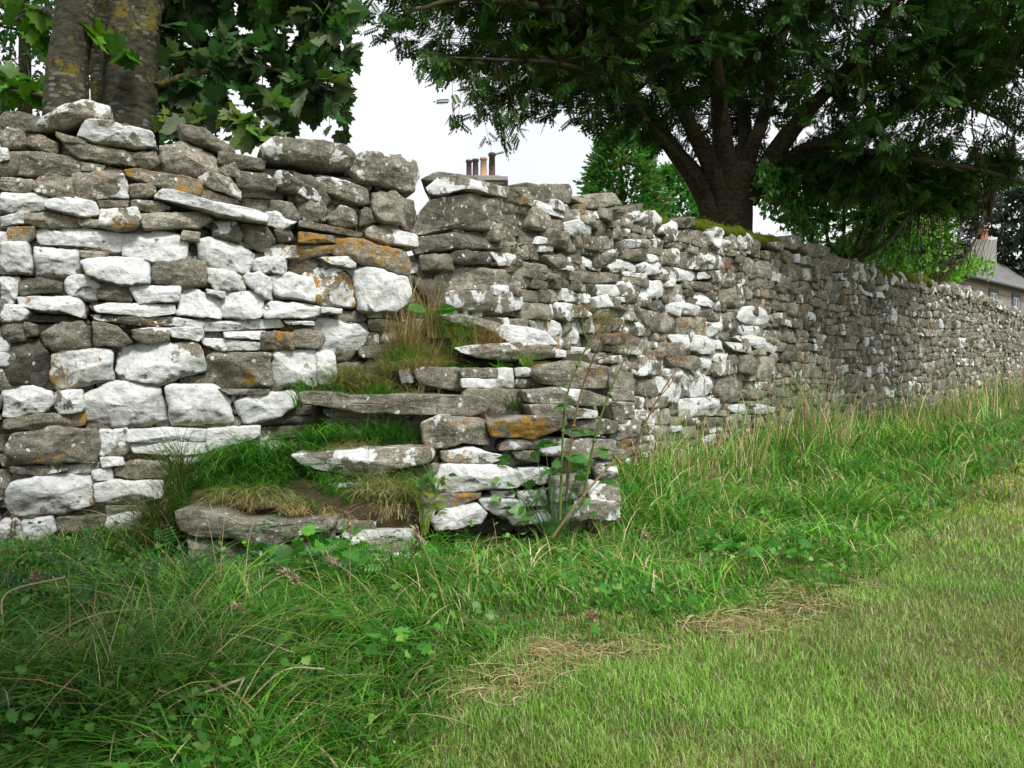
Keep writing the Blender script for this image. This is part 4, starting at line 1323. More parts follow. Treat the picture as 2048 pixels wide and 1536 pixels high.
def pinnate(pairs, lw=.066, ll=.30):
    V, F_ = [], []
    def leaflet(bx, by, dx, dy, L_, w, dz):
        i = len(V)
        nx, ny = -dy, dx
        V.extend([(bx, by, 0), (bx + dx * L_ * .45 + nx * w, by + dy * L_ * .45 + ny * w, dz * .4 + .012), (bx + dx * L_, by + dy * L_, dz), (bx + dx * L_ * .45 - nx * w, by + dy * L_ * .45 - ny * w, dz * .4 + .012)])
        F_.append((i, i + 1, i + 2, i + 3))
    for k in range(pairs):
        t = .22 + .70 * k / pairs
        for s in (-1, 1):
            a = R(62)
            leaflet(0, t, s * math.sin(a), math.cos(a), ll * (1 - .25 * abs(k / pairs - .4)), lw, -.06)
    leaflet(0, .92, 0, 1, ll * .8, lw, -.08)
    i = len(V); V.extend([(-.007, 0, 0), (.007, 0, 0), (.004, 1, -.02), (-.004, 1, -.02)]); F_.append((i, i + 1, i + 2, i + 3))
    return V, F_
ROWAN = pinnate(6)
FERNY = pinnate(5, .05, .22)

def lcol(n, pal):
    c = np.array(pal)[rng.integers(0, len(pal), n)] * rng.uniform(.7, 1.3, (n, 1))
    return np.concatenate([c, np.ones((n, 1))], 1)

def leafage(mb, P, D, size, tmpl, pal, sag=.5, rollsd=.6):
    D = D + rng.normal(0, .45, D.shape); D[:, 2] -= sag * rng.uniform(0, 1, len(D))
    X, Y_, Z = frames(D, rng.normal(0, rollsd, len(D)))
    scatter(mb, tmpl[0], tmpl[1], P, X, Y_, Z, size * rng.uniform(.65, 1.25, len(P)), lcol(len(P), pal))

def limbpts(limbs):
    return np.concatenate([np.column_stack([spline(c, 14), np.full(14, k)]) for k, c in enumerate(limbs)])

def crown(ends, limbs, leaves_per, size, tmpl, pal, crown_mb, twig_mb, twig_r=.006, sag=.5, spread=.5, inner=.45):
    """twigs curve from the nearest limb out to each end; leaves sit along their outer part"""
    LPnts = limbpts(limbs)[:, :3]
    LPall, LD_ = [], []
    for e in ends:
        d = np.linalg.norm(LPnts - e, axis=1) + .35 * np.maximum(0, LPnts[:, 2] - e[2])
        s = LPnts[np.argmin(d)]
        L_ = np.linalg.norm(e - s)
        mid = (s + e) / 2 + [0, 0, .12 * L_] + rng.normal(0, .05 * L_ + .005, 3)
        pts = spline([s, mid, e], 7)
        if L_ > 1e-2: tube(twig_mb, pts, np.linspace(twig_r * (1 + .8 * min(L_, .8)), twig_r * .35, 7), 4, caps=False)
        reach = min(L_, spread)
        t0 = 1 - reach / max(L_, 1e-3)
        tt = rng.uniform(max(0, t0), 1.0, leaves_per)
        idx = tt * 6; ii = np.minimum(idx.astype(int), 5); fr = (idx - ii)[:, None]
        p = pts[ii] * (1 - fr) + pts[ii + 1] * fr
        dd = pts[ii + 1] - pts[ii]; dd /= np.linalg.norm(dd, axis=1, keepdims=True) + 1e-9
        side = rng.normal(0, .8, p.shape)
        LPall.append(p); LD_.append(dd + side)
    P = np.concatenate(LPall); D = np.concatenate(LD_)
    leafage(crown_mb, P, D, size, tmpl, pal, sag)
# ------------------------------------------------------------------ rowan
def poly_keep(P, poly):
    x, y = proj(P)
    return np.array([inpoly((a, b), poly) for a, b in zip(x, y)])

def tree_root(name, loc, label, cat="tree", group=None):
    return tag(empty(name, loc), label, cat, group)

rowan = tree_root("rowan_tree", (2.98, 12.15, .15), "big dark many limbed rowan with feathery leaves spreading over the long wall")
org = loc_of(rowan)
B0 = np.array([2.40, 9.8])
mb = MB()
trunk = spline([(2.98, 12.15, .0), (2.98, 12.15, 1.8), (3.0, 12.15, 2.8), (3.04, 12.15, 3.4), (3.1, 12.15, 3.75)], 16)
tube(mb, trunk, np.interp(np.arange(16), [0, 3, 10, 13, 15], [.46, .36, .315, .36, .33]), 22, lump=.10, seed=3, caps=False)
def A(px, py, Y): return at(px, py, Y * 1.24)
limbs = [
    [A(1425, 440, 9.75), A(1400, 370, 9.7), A(1355, 310, 9.6), A(1300, 235, 9.3), A(1230, 150, 8.8), A(1150, 60, 8.2), A(1090, -40, 7.8)],
    [A(1455, 430, 9.7), A(1420, 330, 9.6), A(1375, 240, 9.3), A(1330, 130, 9.0), A(1290, 20, 8.8), A(1240, -120, 8.5)],
    [A(1470, 420, 9.8), A(1450, 320, 9.8), A(1440, 230, 9.8), A(1430, 120, 9.7), A(1400, 0, 9.6), A(1380, -200, 9.4)],
    [A(1480, 400, 9.9), A(1500, 310, 10.1), A(1530, 220, 10.4), A(1560, 100, 10.6), A(1600, -60, 10.8), A(1640, -200, 11)],
    [A(1490, 400, 9.8), A(1540, 320, 9.7), A(1600, 240, 9.5), A(1690, 140, 9.2), A(1780, 20, 9.0), A(1880, -120, 8.8)],
    [A(1500, 400, 9.9), A(1580, 330, 10.2), A(1660, 290, 10.4), A(1780, 230, 10.6), A(1900, 180, 10.8), A(2050, 120, 11), A(2260, 60, 11.4)],
    [A(1510, 372, 9.8), A(1610, 292, 9.5), A(1720, 300, 9.2), A(1860, 322, 9.0), A(2000, 350, 9.2), A(2140, 400, 9.6), A(2300, 420, 10)],
    [A(1470, 400, 10.0), A(1490, 290, 10.6), A(1480, 180, 11.2), A(1440, 60, 11.6), A(1400, -80, 12)],
    [A(1515, 350, 9.8), A(1600, 338, 10.2), A(1700, 345, 10.6), A(1800, 380, 11), A(1860, 430, 11.2)],
    [A(1410, 400, 9.7), A(1370, 330, 9.2), A(1310, 260, 8.6), A(1240, 180, 8.0), A(1130, 130, 7.4), A(1000, 120, 6.9), A(900, 115, 6.6)],
    [A(1330, 130, 9.0), A(1200, 40, 8.0), A(1050, 10, 7.0), A(930, -5, 6.4), A(820, 25, 6.1)],
    [A(1440, 200, 9.7), A(1520, 100, 8.8), A(1620, 0, 8.0), A(1700, -120, 7.4)],
]
limbs += [[A(1900, 180, 10.8), A(1960, 220, 11.4), A(2060, 260, 12), A(2200, 280, 12.4)], [A(1720, 300, 9.2), A(1800, 350, 9.6), A(1900, 400, 10), A(1980, 440, 10.4)], [A(1690, 140, 9.2), A(1820, 120, 8.6), A(1960, 130, 8.2), A(2120, 180, 8)]]
rr = [.17, .15, .19, .14, .17, .10, .06, .15, .05, .06, .07, .08, .04, .03, .05]
for l, r0 in zip(limbs, rr):
    tube(mb, spline(l, 26), 1.0 * r0 * np.linspace(1, .18, 26) ** 1.1, 12, lump=.10, seed=int(r0 * 1000), caps=False)
tr = mb.build("trunk", M_BARKR, rowan, origin=org)
CROWN = [(700, -700), (690, 40), (760, 95), (800, 120), (830, 160), (905, 175), (900, 250), (935, 240), (1000, 235), (1060, 262), (1120, 222), (1150, 238), (1215, 285), (1300, 300), (1380, 350), (1440, 330), (1500, 330),
         (1540, 360), (1640, 400), (1800, 430), (1860, 500), (1930, 540), (1985, 480), (1940, 380), (1975, 320), (2100, 380), (2600, 400), (2600, -700)]
FORK = [(1290, 470), (1300, 330), (1330, 250), (1400, 205), (1560, 205), (1640, 270), (1620, 330), (1520, 360), (1520, 470)]
def fill_ends(n, cen, rad, poly, shell=.45, zmin=-9):
    out = []
    tot = 0
    while tot < n:
        d = rng.normal(0, 1, (4 * n, 3)); d /= np.linalg.norm(d, axis=1, keepdims=True)
        r_ = rng.uniform(shell ** 3, 1, (4 * n, 1)) ** (1 / 3)
        P = np.array(cen) + d * r_ * np.array(rad) * (1 + .18 * fbm(d * 2.5, 77, 2))[:, None]
        P = P[P[:, 2] > zmin]
        if poly is not None: P = P[poly_keep(P, poly)]
        out.append(P); tot += len(P)
        if len(P) == 0: break
    return np.concatenate(out)[:n]
RPAL = [(.018, .055, .010), (.028, .085, .014), (.04, .115, .018), (.03, .075, .02), (.055, .13, .022)]
cm, tm = MB(), MB()
E = fill_ends(3700, (3.4, 12.3, 7.2), (5.8, 4.8, 4.2), CROWN, .35, 3.4)
E = E[~(poly_keep(E, FORK) & (E[:, 1] < 13.2))]
crown(E, limbs, 14, .21, ROWAN, RPAL, cm, tm, spread=.75)
# boughs reaching forward on the left
E = fill_ends(480, (.75, 9.4, 5.5), (2.1, 2.0, 1.9), CROWN, .1, 3.0)
crown(E, limbs, 9, .17, ROWAN, RPAL + [(.07, .15, .03)], cm, tm, spread=.5)
spr = np.array([at(px, py, Y * 1.24) for px, py, Y in [(905, 232, 6.7), (915, 245, 6.7), (960, 232, 6.9), (1000, 240, 7), (1035, 262, 7.0), (1040, 285, 7), (1005, 275, 7), (1010, 305, 7), (985, 312, 7), (840, 130, 6.4), (880, 160, 6.5), (850, 110, 6.3), (900, 140, 6.6), (800, 95, 6.2),
     (1180, 250, 8), (1160, 235, 8), (880, 120, 6.5), (940, 160, 6.8), (960, 190, 6.8), (740, 70, 6.0), (720, 50, 6.0), (780, 85, 6.1), (1215, 285, 8.3), (760, 30, 6), (800, 40, 6), (840, 20, 6)]])
crown(spr, limbs, 7, .16, ROWAN, RPAL[2:] + [(.07, .15, .03)], cm, tm, spread=.22, twig_r=.003)
# lower right boughs hanging over the bush
lo = np.array([at(rng.uniform(1560, 2040), rng.uniform(300, 430), rng.uniform(11.5, 14)) for _ in range(420)])
lo = lo[poly_keep(lo, CROWN)]
crown(lo, limbs, 10, .18, ROWAN, RPAL + [(.07, .16, .025)], cm, tm, spread=.5)
cm.build("crown", M_LEAFD, rowan, origin=org)
tm.build("twigs", M_TWIG, tr, origin=org)

# ------------------------------------------------------------------ sycamore on the left
def A(px, py, Y): return at(px, py, Y)
syc = tree_root("sycamore_tree", (-3.0, 5.75, 0), "lichen spotted twin trunked sycamore with big lobed leaves behind the white crusted wall")
org = loc_of(syc)
mb = MB()
tA = spline([A(128, 420, 5.5), A(132, 240, 5.5), A(138, 120, 5.5), A(152, 0, 5.5), A(160, -250, 5.5), A(150, -600, 5.6)], 24)
tA[0, 2] = -.1
tube(mb, tA, np.interp(np.arange(24), [0, 6, 23], [.16, .125, .10]), 20, lump=.06, seed=4, caps=False)
mb.build("trunk", M_BARKS, syc, origin=org)
mb = MB()
tB = spline([A(256, 460, 5.75), A(258, 300, 5.75), A(262, 150, 5.75), A(272, 0, 5.75), A(285, -250, 5.8), A(300, -600, 5.9)], 24)
tB[0, 2] = -.1
tube(mb, tB, np.interp(np.arange(24), [0, 5, 12, 23], [.23, .18, .165, .145]), 22, lump=.06, seed=6, caps=False)
tube(mb, spline([A(215, 300, 5.95), A(208, 150, 5.95), A(205, 0, 5.95), A(200, -200, 5.95)], 12), .09, 12, lump=.06, seed=8, caps=False)
limbs = [[A(290, 60, 5.8), A(360, -20, 5.9), A(480, -60, 6.1), A(620, -40, 6.3), A(700, 0, 6.4)],
         [A(290, -150, 5.8), A(420, -250, 6), A(560, -250, 6.3)],
         [A(300, 180, 5.8), A(380, 150, 5.7), A(480, 130, 5.8), A(590, 150, 5.9), A(680, 190, 6)],
         [A(300, 260, 5.8), A(360, 250, 5.5), A(430, 240, 5.3), A(500, 245, 5.15), A(540, 280, 5.1)],
         [A(140, 60, 5.5), A(90, 20, 5.7), A(30, 40, 6), A(-40, 60, 6.2)],
         [A(140, 200, 5.5), A(80, 190, 5.7), A(20, 180, 5.8)]]
for l in limbs: tube(mb, spline(l, 16), np.linspace(.03, .007, 16), 8, lump=.05, caps=False)
tr = mb.build("trunk", M_BARKS, syc, origin=org)
SPAL = [(.03, .095, .02), (.04, .13, .025), (.055, .15, .04), (.11, .17, .08), (.03, .07, .025), (.15, .20, .11)]
LIGHT = [(.12, .22, .05), (.15, .22, .07), (.09, .20, .03), (.17, .20, .05)]
cm, tm = MB(), MB()
SP = [(318, -400), (318, 250), (420, 262), (520, 270), (560, 255), (640, 262), (690, 280), (688, 235), (712, 170), (700, 120), (690, 60), (740, 20), (770, -400)]
E = np.concatenate([np.array([at(rng.uniform(315, 720), rng.uniform(-260, 285), rng.uniform(5.6, 7.6)) for _ in range(430)])])
E = E[poly_keep(E + rng.normal(0, .13, E.shape), SP)]
crown(E, limbs, 8, .125, MAPLE, SPAL, cm, tm, spread=.3, twig_r=.004, sag=1.0)
E = np.array([at(px, py, Y) for px, py, Y in [(340, 235, 5.3), (370, 250, 5.2), (400, 245, 5.2), (440, 240, 5.1), (470, 232, 5.1), (500, 250, 5.0), (520, 262, 5.0), (545, 275, 5.0), (480, 262, 5.0), (380, 225, 5.3), (500, 235, 5.0), (490, 285, 4.95), (320, 240, 5.3), (620, 110, 5.6), (600, 200, 5.6), (660, 150, 5.7), (690, 170, 5.9), (420, 190, 5.4), (560, 190, 5.5), (330, 95, 5.5)]])
crown(E, limbs, 4, .13, MAPLE, LIGHT + SPAL[3:], cm, tm, spread=.16, twig_r=.003, sag=.9)
E = np.array([at(px, py, Y) for px, py, Y in [(60, 60, 5.8), (85, 45, 5.8), (70, 80, 5.9), (40, 160, 6), (20, 170, 6), (60, 180, 6), (90, 170, 5.8), (30, 190, 6), (80, 200, 5.9), (10, 150, 6), (200, 70, 5.6), (205, 90, 5.5), (240, 100, 5.4), (100, 100, 6), (5, 190, 6), (50, 195, 6), (20, 5, 6), (80, 0, 6)]])
crown(E, limbs, 5, .14, MAPLE, [(.10, .26, .02), (.13, .28, .03), (.07, .2, .02)], cm, tm, spread=.2, twig_r=.003, sag=.9)
E = fill_ends(380, (-2.2, 6.6, 5.6), (2.6, 2.0, 2.2), [(-900, -2000), (-900, -30), (720, -30), (760, -2000)], .3, 3.3)
crown(E, limbs, 6, .16, MAPLE, SPAL, cm, tm, spread=.4, twig_r=.004, sag=1.0)
cm.build("crown", M_LEAF, syc, origin=org)
tm.build("twigs", M_TWIG, tr, origin=org)

# ------------------------------------------------------------------ bush, conifers, far trees
def cloud_tree(name, label, cen, rad, n, per, size, tmpl, pal, stems, cat="tree", group=None, poly=None, shell=.5, base=None, r0=.05, tr_name="trunk", sag=.4):
    root = tree_root(name, base, label, cat, group)
    org = loc_of(root)
    tmb, cm, tm = MB(), MB(), MB()
    for s in stems: tube(tmb, spline(s, 14), np.linspace(r0, r0 * .25, 14), 8, lump=.08, caps=False)
    t_ = tmb.build(tr_name, M_BARKR, root, origin=org)
    E = fill_ends(n, cen, rad, poly, shell, base[2] + .3)
    crown(E, stems, per, size, tmpl, pal, cm, tm, spread=.6, sag=sag)
    cm.build("crown", M_LEAF, root, origin=org)
    tm.build("twigs", M_TWIG, t_, origin=org)
    return root
def wall_Y(px):
    r_ = (px - CX) / F_PX
    t = (r_ * 6 + .425) / (.61 - .79 * r_)
    return 6 + .79 * t
def behind_wall(n, poly, y0, y1, back):
    out = []
    xs_ = [q[0] for q in poly]
    while len(out) < n:
        px, py = rng.uniform(min(xs_), max(xs_)), rng.uniform(y0, y1)
        if inpoly((px, py), poly): out.append(at(px, py, wall_Y(px) + rng.uniform(*back)))
    return np.array(out)
def leafy(label, ends, stems, base, pal, size, per, r0):
    root = tree_root("leafy_bush", base, label, "bush")
    org = loc_of(root); tmb, cm, tm = MB(), MB(), MB()
    for s in stems: tube(tmb, spline(s, 14), np.linspace(r0, r0 * .3, 14), 8, lump=.08, caps=False)
    t_ = tmb.build("stems", M_BARKR, root, origin=org)
    crown(ends, stems, per, size, OVATE, pal, cm, tm, spread=.6, sag=.4)
    cm.build("crown", M_LEAF, root, origin=org); tm.build("twigs", M_TWIG, t_, origin=org)
Yb = wall_Y(1660) + 1.6
b0 = A(1660, 700, Yb); b0[2] = .3
stems = [[b0 + [.15 * k, .1 * k, 0], A(1655 + 8 * k, 560, Yb), A(1620 + k * 34, 470, Yb + .3), A(1560 + k * 62, 350, wall_Y(1560 + k * 62) + 1.4)] for k in range(6)]
E = behind_wall(1500, [(1500, 330), (1505, 400), (1530, 440), (1570, 475), (1640, 520), (1700, 560), (1800, 580), (1870, 590), (1880, 330)], 330, 600, (.7, 3.4))
leafy("dark green leafy bush behind the wall between the rowan trunk and the cottage roof", E, stems, tuple(b0), [(.10, .32, .05), (.14, .38, .06), (.08, .24, .045), (.20, .38, .14)], .085, 14, .05)
Yb = wall_Y(1850) + 1.2
b0 = A(1850, 700, Yb); b0[2] = .4
stems = [[b0 + [.1 * k, 0, 0], A(1850 + 6 * k, 590, Yb), A(1850 + k * 30, 500, Yb), A(1840 + k * 45, 410, Yb + .3)] for k in range(4)]
E = behind_wall(620, [(1750, 360), (1780, 540), (1850, 590), (1900, 600), (1925, 560), (1990, 560), (1985, 540), (1915, 520), (1900, 470), (1940, 420), (1900, 350)], 340, 600, (.7, 2.6))
leafy("lighter yellow green bush overhanging the near end of the cottage roof", E, stems, tuple(b0), [(.18, .42, .04), (.24, .48, .06), (.13, .34, .04)], .10, 13, .04)

SPRAY = ([(0, 0, 0), (.10, .25, .02), (.22, .55, -.04), (.06, .50, 0), (.10, .80, -.06), (0, 1.0, -.10), (-.10, .80, -.06), (-.06, .50, 0), (-.22, .55, -.04), (-.10, .25, .02)],
         [(0, 1, 3), (1, 2, 3), (0, 3, 7), (3, 4, 5), (3, 5, 6), (3, 6, 7), (0, 7, 9), (9, 7, 8)])
def conifer(name, label, base, height, rbase, n, size, pal, lean=0, group=None):
    root = tree_root(name, base, label, group=group)
    org = loc_of(root); b = np.array(base)
    mb = MB()
    top = b + [lean, 0, height]
    tube(mb, spline([b, (b + top) / 2, top], 12), np.linspace(.16, .02, 12), 8, caps=False)
    tr = mb.build("trunk", M_BARKR, root, origin=org)
    mb = MB()
    t = rng.random(n) ** .75
    a = rng.uniform(0, 6.283, n)
    prof = rbase * (1 - t) ** .5 * (1 + .5 * fbm(np.stack([np.cos(a) * 1.8, np.sin(a) * 1.8, t * 7], -1), 5, 3)) + .06
    r_ = prof * rng.uniform(.35, 1, n) ** .4
    P = b + np.stack([np.cos(a) * r_ + lean * t, np.sin(a) * r_, .1 + t * (height - .1)], -1)
    D = np.stack([np.cos(a), np.sin(a), rng.uniform(-.1, .9, n)], -1)
    X, Y_, Z = frames(D + rng.normal(0, .35, D.shape), rng.normal(0, .8, n))
    shade = lcol(n, pal)
    scatter(mb, SPRAY[0], SPRAY[1], P, X, Y_, Z, size * rng.uniform(.6, 1.4, n), shade)
    mb.build("crown", M_LEAF, root, origin=org)
    return root
CPAL = [(.07, .26, .05), (.10, .32, .07), (.05, .19, .05), (.14, .34, .07), (.20, .16, .07)]
cb = A(1265, 800, 22)
conifer("conifer_tree", "bushy bright green conifer beyond the wall between the chimney pots and the rowan", (cb[0] - .3, 22, .4), 6.6, 1.75, 13000, .22, CPAL)
cb = A(1345, 800, 24)
conifer("conifer_tree", "mid green conifer half hidden behind the rowan trunk", (cb[0], 24, .4), 6.1, 1.7, 9000, .22, CPAL[:4])
cb = A(40, 800, 12)
conifer("conifer_tree", "tall dark conifer rising behind the twin sycamore trunks", (cb[0] + .1, 12, .2), 8.4, 2.6, 13000, .22, [(.03, .12, .04), (.05, .16, .05), (.09, .12, .05), (.03, .09, .035)])
FP = [(.035, .06, .045), (.05, .085, .06), (.03, .05, .04)]
for k, (px, py, Y, r_, lab) in enumerate([(2010, 480, 46, 2.2, "tall dark tree beyond the cottage, just right of the red chimney pot"), (2120, 430, 50, 3.0, "tall dark tree standing at the far end of the cottage roof")]):
    b = A(px, 700, Y); b[2] = 1.2
    top = A(px, py - 110, Y)
    st_ = [[b, b + [.1, 0, 3], top * .6 + b * .4, top], [b + [.8, 0, 0], b + [1, 0, 3], top + [1, 0, -1]]]
    cloud_tree("slender_tree", lab, tuple(A(px, py - 30, Y)), (r_, 2.5, 3.6), 420, 12, .30, OVATE, FP, st_, group="trees beyond the cottage", base=tuple(b), shell=.2, r0=.12)

# bush added out of view; its boughs block light from the near left verge
root = tree_root("added_shade_bush", (-2.3, .4, 0), "dense unseen bush added beside the camera to shade the near left verge", "bush")
org = loc_of(root)
tmb, cm, tm = MB(), MB(), MB()
stems = [[(-2.3, .4, 0), (-2.2, .5, 1.0), (-1.7, .5, 1.8), (-.9, .5, 2.25), (-.2, .5, 2.35)], [(-2.35, .4, 0), (-2.3, .9, .8), (-2.2, 1.5, 1.3), (-2.2, 2.1, 1.5)],
         [(-2.3, .35, 0), (-2.1, -.1, 1.0), (-1.5, -.7, 1.9), (-.8, -1.0, 2.3)], [(-2.4, .4, 0), (-2.7, .2, 1.0), (-2.9, 0, 2.0)], [(-2.3, .4, 0), (-2.5, 1.0, 1.6), (-2.3, 1.8, 2.6), (-1.7, 2.8, 3.0)]]
for s in stems: tube(tmb, spline(s, 14), np.linspace(.04, .012, 14), 8, lump=.08, caps=False)
t_ = tmb.build("stems", M_BARKR, root, origin=org)
def blob(n, c, r_, f):
    out = []
    while sum(map(len, out)) < n:
        q = rng.normal(0, 1, (n, 3)); q /= np.linalg.norm(q, axis=1, keepdims=True)
        q = np.array(c) + q * rng.random((n, 1)) ** (1 / 3) * np.array(r_)
        out.append(q[f(q)])
    return np.concatenate(out)[:n]
E = np.concatenate([blob(700, (-2.2, 1.5, 1.0), (1.0, 1.5, 1.2), lambda q: (q[:, 0] < -.70 * np.maximum(q[:, 1], 0) - .62) & (q[:, 2] > .1)),
                    blob(1300, (-1.05, .3, 2.35), (1.35, 1.5, .34), lambda q: (q[:, 2] > 2.05) & (q[:, 2] > .9 + .5 * q[:, 1] + .5)),
                    blob(700, (-1.7, 1.6, 2.6), (1.35, 1.0, .6), lambda q: (q[:, 2] > .9 + .5 * q[:, 1] + .32) & (q[:, 0] < -.35)),
                    blob(400, (-1.8, -1.1, 1.2), (1.1, .7, 1.2), lambda q: (q[:, 2] > .1) & (q[:, 1] < -.6))])
crown(E, stems, 9, .11, OVATE, [(.03, .09, .02), (.04, .12, .025), (.02, .07, .015)], cm, tm, spread=.35, sag=.5)
cm.build("crown", M_LEAF, root, origin=org)
tm.build("twigs", M_TWIG, t_, origin=org)
# ------------------------------------------------------------------ houses
def slate_mat():
    m, nt, b = newmat("roof_slates")
    g = N(nt, "ShaderNodeTexCoord")
    br = N(nt, "ShaderNodeTexBrick")
    br.inputs["Scale"].default_value = 1.0
    br.inputs["Brick Width"].default_value = .32; br.inputs["Row Height"].default_value = .22
    br.inputs["Mortar Size"].default_value = .012; br.inputs["Color1"].default_value = (.12, .115, .115, 1)
    br.inputs["Color2"].default_value = (.19, .18, .175, 1); br.inputs["Mortar"].default_value = (.05, .05, .05, 1)
    nt.links.new(g.outputs["UV"], br.inputs["Vector"])
    col = mixc(nt, ramp(nt, noise(nt, g.outputs["Object"], 3, 5), .45, .7), br.outputs["Color"], (.22, .21, .18, 1))
    nt.links.new(col, b.inputs["Base Color"]); b.inputs["Roughness"].default_value = .7
    return m
def rubble_mat(name, c1, c2, mor):
    m, nt, b = newmat(name)
    g = N(nt, "ShaderNodeTexCoord")
    br = N(nt, "ShaderNodeTexBrick")
    br.inputs["Scale"].default_value = 1.0
    br.inputs["Brick Width"].default_value = .38; br.inputs["Row Height"].default_value = .13
    br.inputs["Mortar Size"].default_value = .015; br.inputs["Color1"].default_value = c1 + (1,)
    br.inputs["Color2"].default_value = c2 + (1,); br.inputs["Mortar"].default_value = mor + (1,)
    nn = N(nt, "ShaderNodeTexNoise"); nn.inputs["Scale"].default_value = 3
    nt.links.new(g.outputs["UV"], nn.inputs["Vector"])
    v = mixc(nt, .05, g.outputs["UV"], nn.outputs["Color"])
    nt.links.new(v, br.inputs["Vector"])
    nt.links.new(mixc(nt, ramp(nt, noise(nt, g.outputs["Object"], 6, 5), .4, .7), br.outputs["Color"], mor + (1,)), b.inputs["Base Color"])
    b.inputs["Roughness"].default_value = .95
    return m
M_SLATE = slate_mat()
M_PINK = rubble_mat("pinkish_rubble", (.30, .22, .19), (.20, .17, .15), (.34, .29, .26))
M_GREYST = rubble_mat("grey_rubble", (.24, .23, .21), (.17, .16, .15), (.30, .29, .27))
M_DGREY = plain_mat("grey_paint", (.09, .10, .11), (.13, .14, .15), 20)
M_WHITE = plain_mat("white_paint", (.70, .70, .68), (.80, .80, .78), 9)
M_GLASS = plain_mat("window_glass", (.04, .05, .06), (.06, .07, .08), 3, .15)
M_POTR = plain_mat("terracotta", (.42, .17, .09), (.52, .25, .15), 25)
M_POTP = plain_mat("dark_clay", (.075, .05, .055), (.13, .09, .095), 25)
M_POTB = plain_mat("buff_clay", (.45, .27, .15), (.56, .36, .22), 25)
M_CEMENT = plain_mat("cement", (.26, .25, .23), (.38, .37, .34), 18)

def quad(name, mat, parent, org, P, uv=None, thick=.0):
    """a flat four sided panel with thickness, with metre UVs"""
    P = np.asarray(P, float)
    n = np.cross(P[1] - P[0], P[3] - P[0]); n /= np.linalg.norm(n)
    V = np.vstack([P, P - n * thick])
    mb = MB(); mb.faces(V, [(0, 1, 2, 3), (7, 6, 5, 4), (0, 4, 5, 1), (1, 5, 6, 2), (2, 6, 7, 3), (3, 7, 4, 0)])
    o = mb.build(name, mat, parent, smooth=False, origin=org)
    u = (P[1] - P[0]) / np.linalg.norm(P[1] - P[0]); v = np.cross(n, u)
    lay = o.data.uv_layers.new(name="UVMap")
    for lp in o.data.loops:
        q = V[lp.vertex_index] - P[0]
        lay.data[lp.index].uv = (float(q @ u), float(q @ v))
    return o

def pot(mb, c, r, h, flare=True, attr=None):
    zs = [0, h * .08, h * .1, h * .86, h * .88, h * .95, h, h, h * .7]
    rs = [r * 1.05, r * 1.05, r * .92, r * .85, r * 1.08, r * 1.08, r * .98, r * .75, r * .7]
    pts = [np.array(c) + [0, 0, z] for z in zs]
    V = []; n = 16; th = np.linspace(0, 2 * np.pi, n, endpoint=False)
    for p, q in zip(pts, rs): V.append(np.stack([p[0] + q * np.cos(th), p[1] + q * np.sin(th), np.full(n, p[2])], -1))
    V = np.concatenate(V)
    F_ = [(k * n + j, k * n + (j + 1) % n, (k + 1) * n + (j + 1) % n, (k + 1) * n + j) for k in range(len(zs) - 1) for j in range(n)]
    mb.faces(V, F_ + [tuple(range((len(zs) - 1) * n, len(zs) * n))])

def house(name, label, o, d, L_, W_, eave, ridge, base, wallmat, over=.25):
    d = np.array([d[0], d[1], 0.0]); d /= np.linalg.norm(d)
    nrm = np.array([d[1], -d[0], 0.0])               # towards the viewer
    root = tag(empty(name, (o[0], o[1], base)), label, "house")
    org = loc_of(root)
    up = np.array([0, 0, 1.0]); o = np.array([o[0], o[1], 0.0])
    def p(s, n, z): return o + d * s - nrm * n + up * z
    a = [quad("wall", wallmat, root, org, [p(0, 0, base - .5), p(L_, 0, base - .5), p(L_, 0, eave), p(0, 0, eave)], thick=.4),
         quad("wall", wallmat, root, org, [p(L_, W_, base - .5), p(0, W_, base - .5), p(0, W_, eave), p(L_, W_, eave)], thick=.4)]
    for s, f in ((0.003, 1), (L_ - .003, -1)):
        mb = MB()
        V = [p(s, .003, base - .5), p(s, W_ - .003, base - .5), p(s, W_ - .003, eave), p(s, W_ / 2, ridge - .05), p(s, .003, eave)]
        V += [v + d * .4 * f for v in V]
        mb.faces(V, [(0, 1, 2, 3, 4), (9, 8, 7, 6, 5)] + [(k, (k + 1) % 5, (k + 1) % 5 + 5, k + 5) for k in range(5)])
        g_ = mb.build("gable_wall", wallmat, root, smooth=False, origin=org)
        lay = g_.data.uv_layers.new(name="UVMap")
        for lp in g_.data.loops:
            q = np.array(V[lp.vertex_index]); lay.data[lp.index].uv = (float(-(q - o) @ nrm), float(q[2]))
    sl = (ridge - eave) / (W_ / 2)
    roof = quad("roof", M_SLATE, root, org, [p(-.15, -over, eave - sl * over), p(L_ + .15, -over, eave - sl * over), p(L_ + .15, W_ / 2, ridge), p(-.15, W_ / 2, ridge)], thick=.09)
    quad("roof", M_SLATE, root, org, [p(L_ + .15, W_ + over, eave - sl * over), p(-.15, W_ + over, eave - sl * over), p(-.15, W_ / 2 + .001, ridge), p(L_ + .15, W_ / 2 + .001, ridge)], thick=.09)
    mb = MB()
    tube(mb, [p(-.15, -over - .06, eave - sl * over - .05), p(L_ / 2, -over - .06, eave - sl * over - .05), p(L_ + .15, -over - .06, eave - sl * over - .05)], .065, 8)
    mb.build("gutter", M_DGREY, root, origin=org)
    return root, org, p, roof, d, nrm

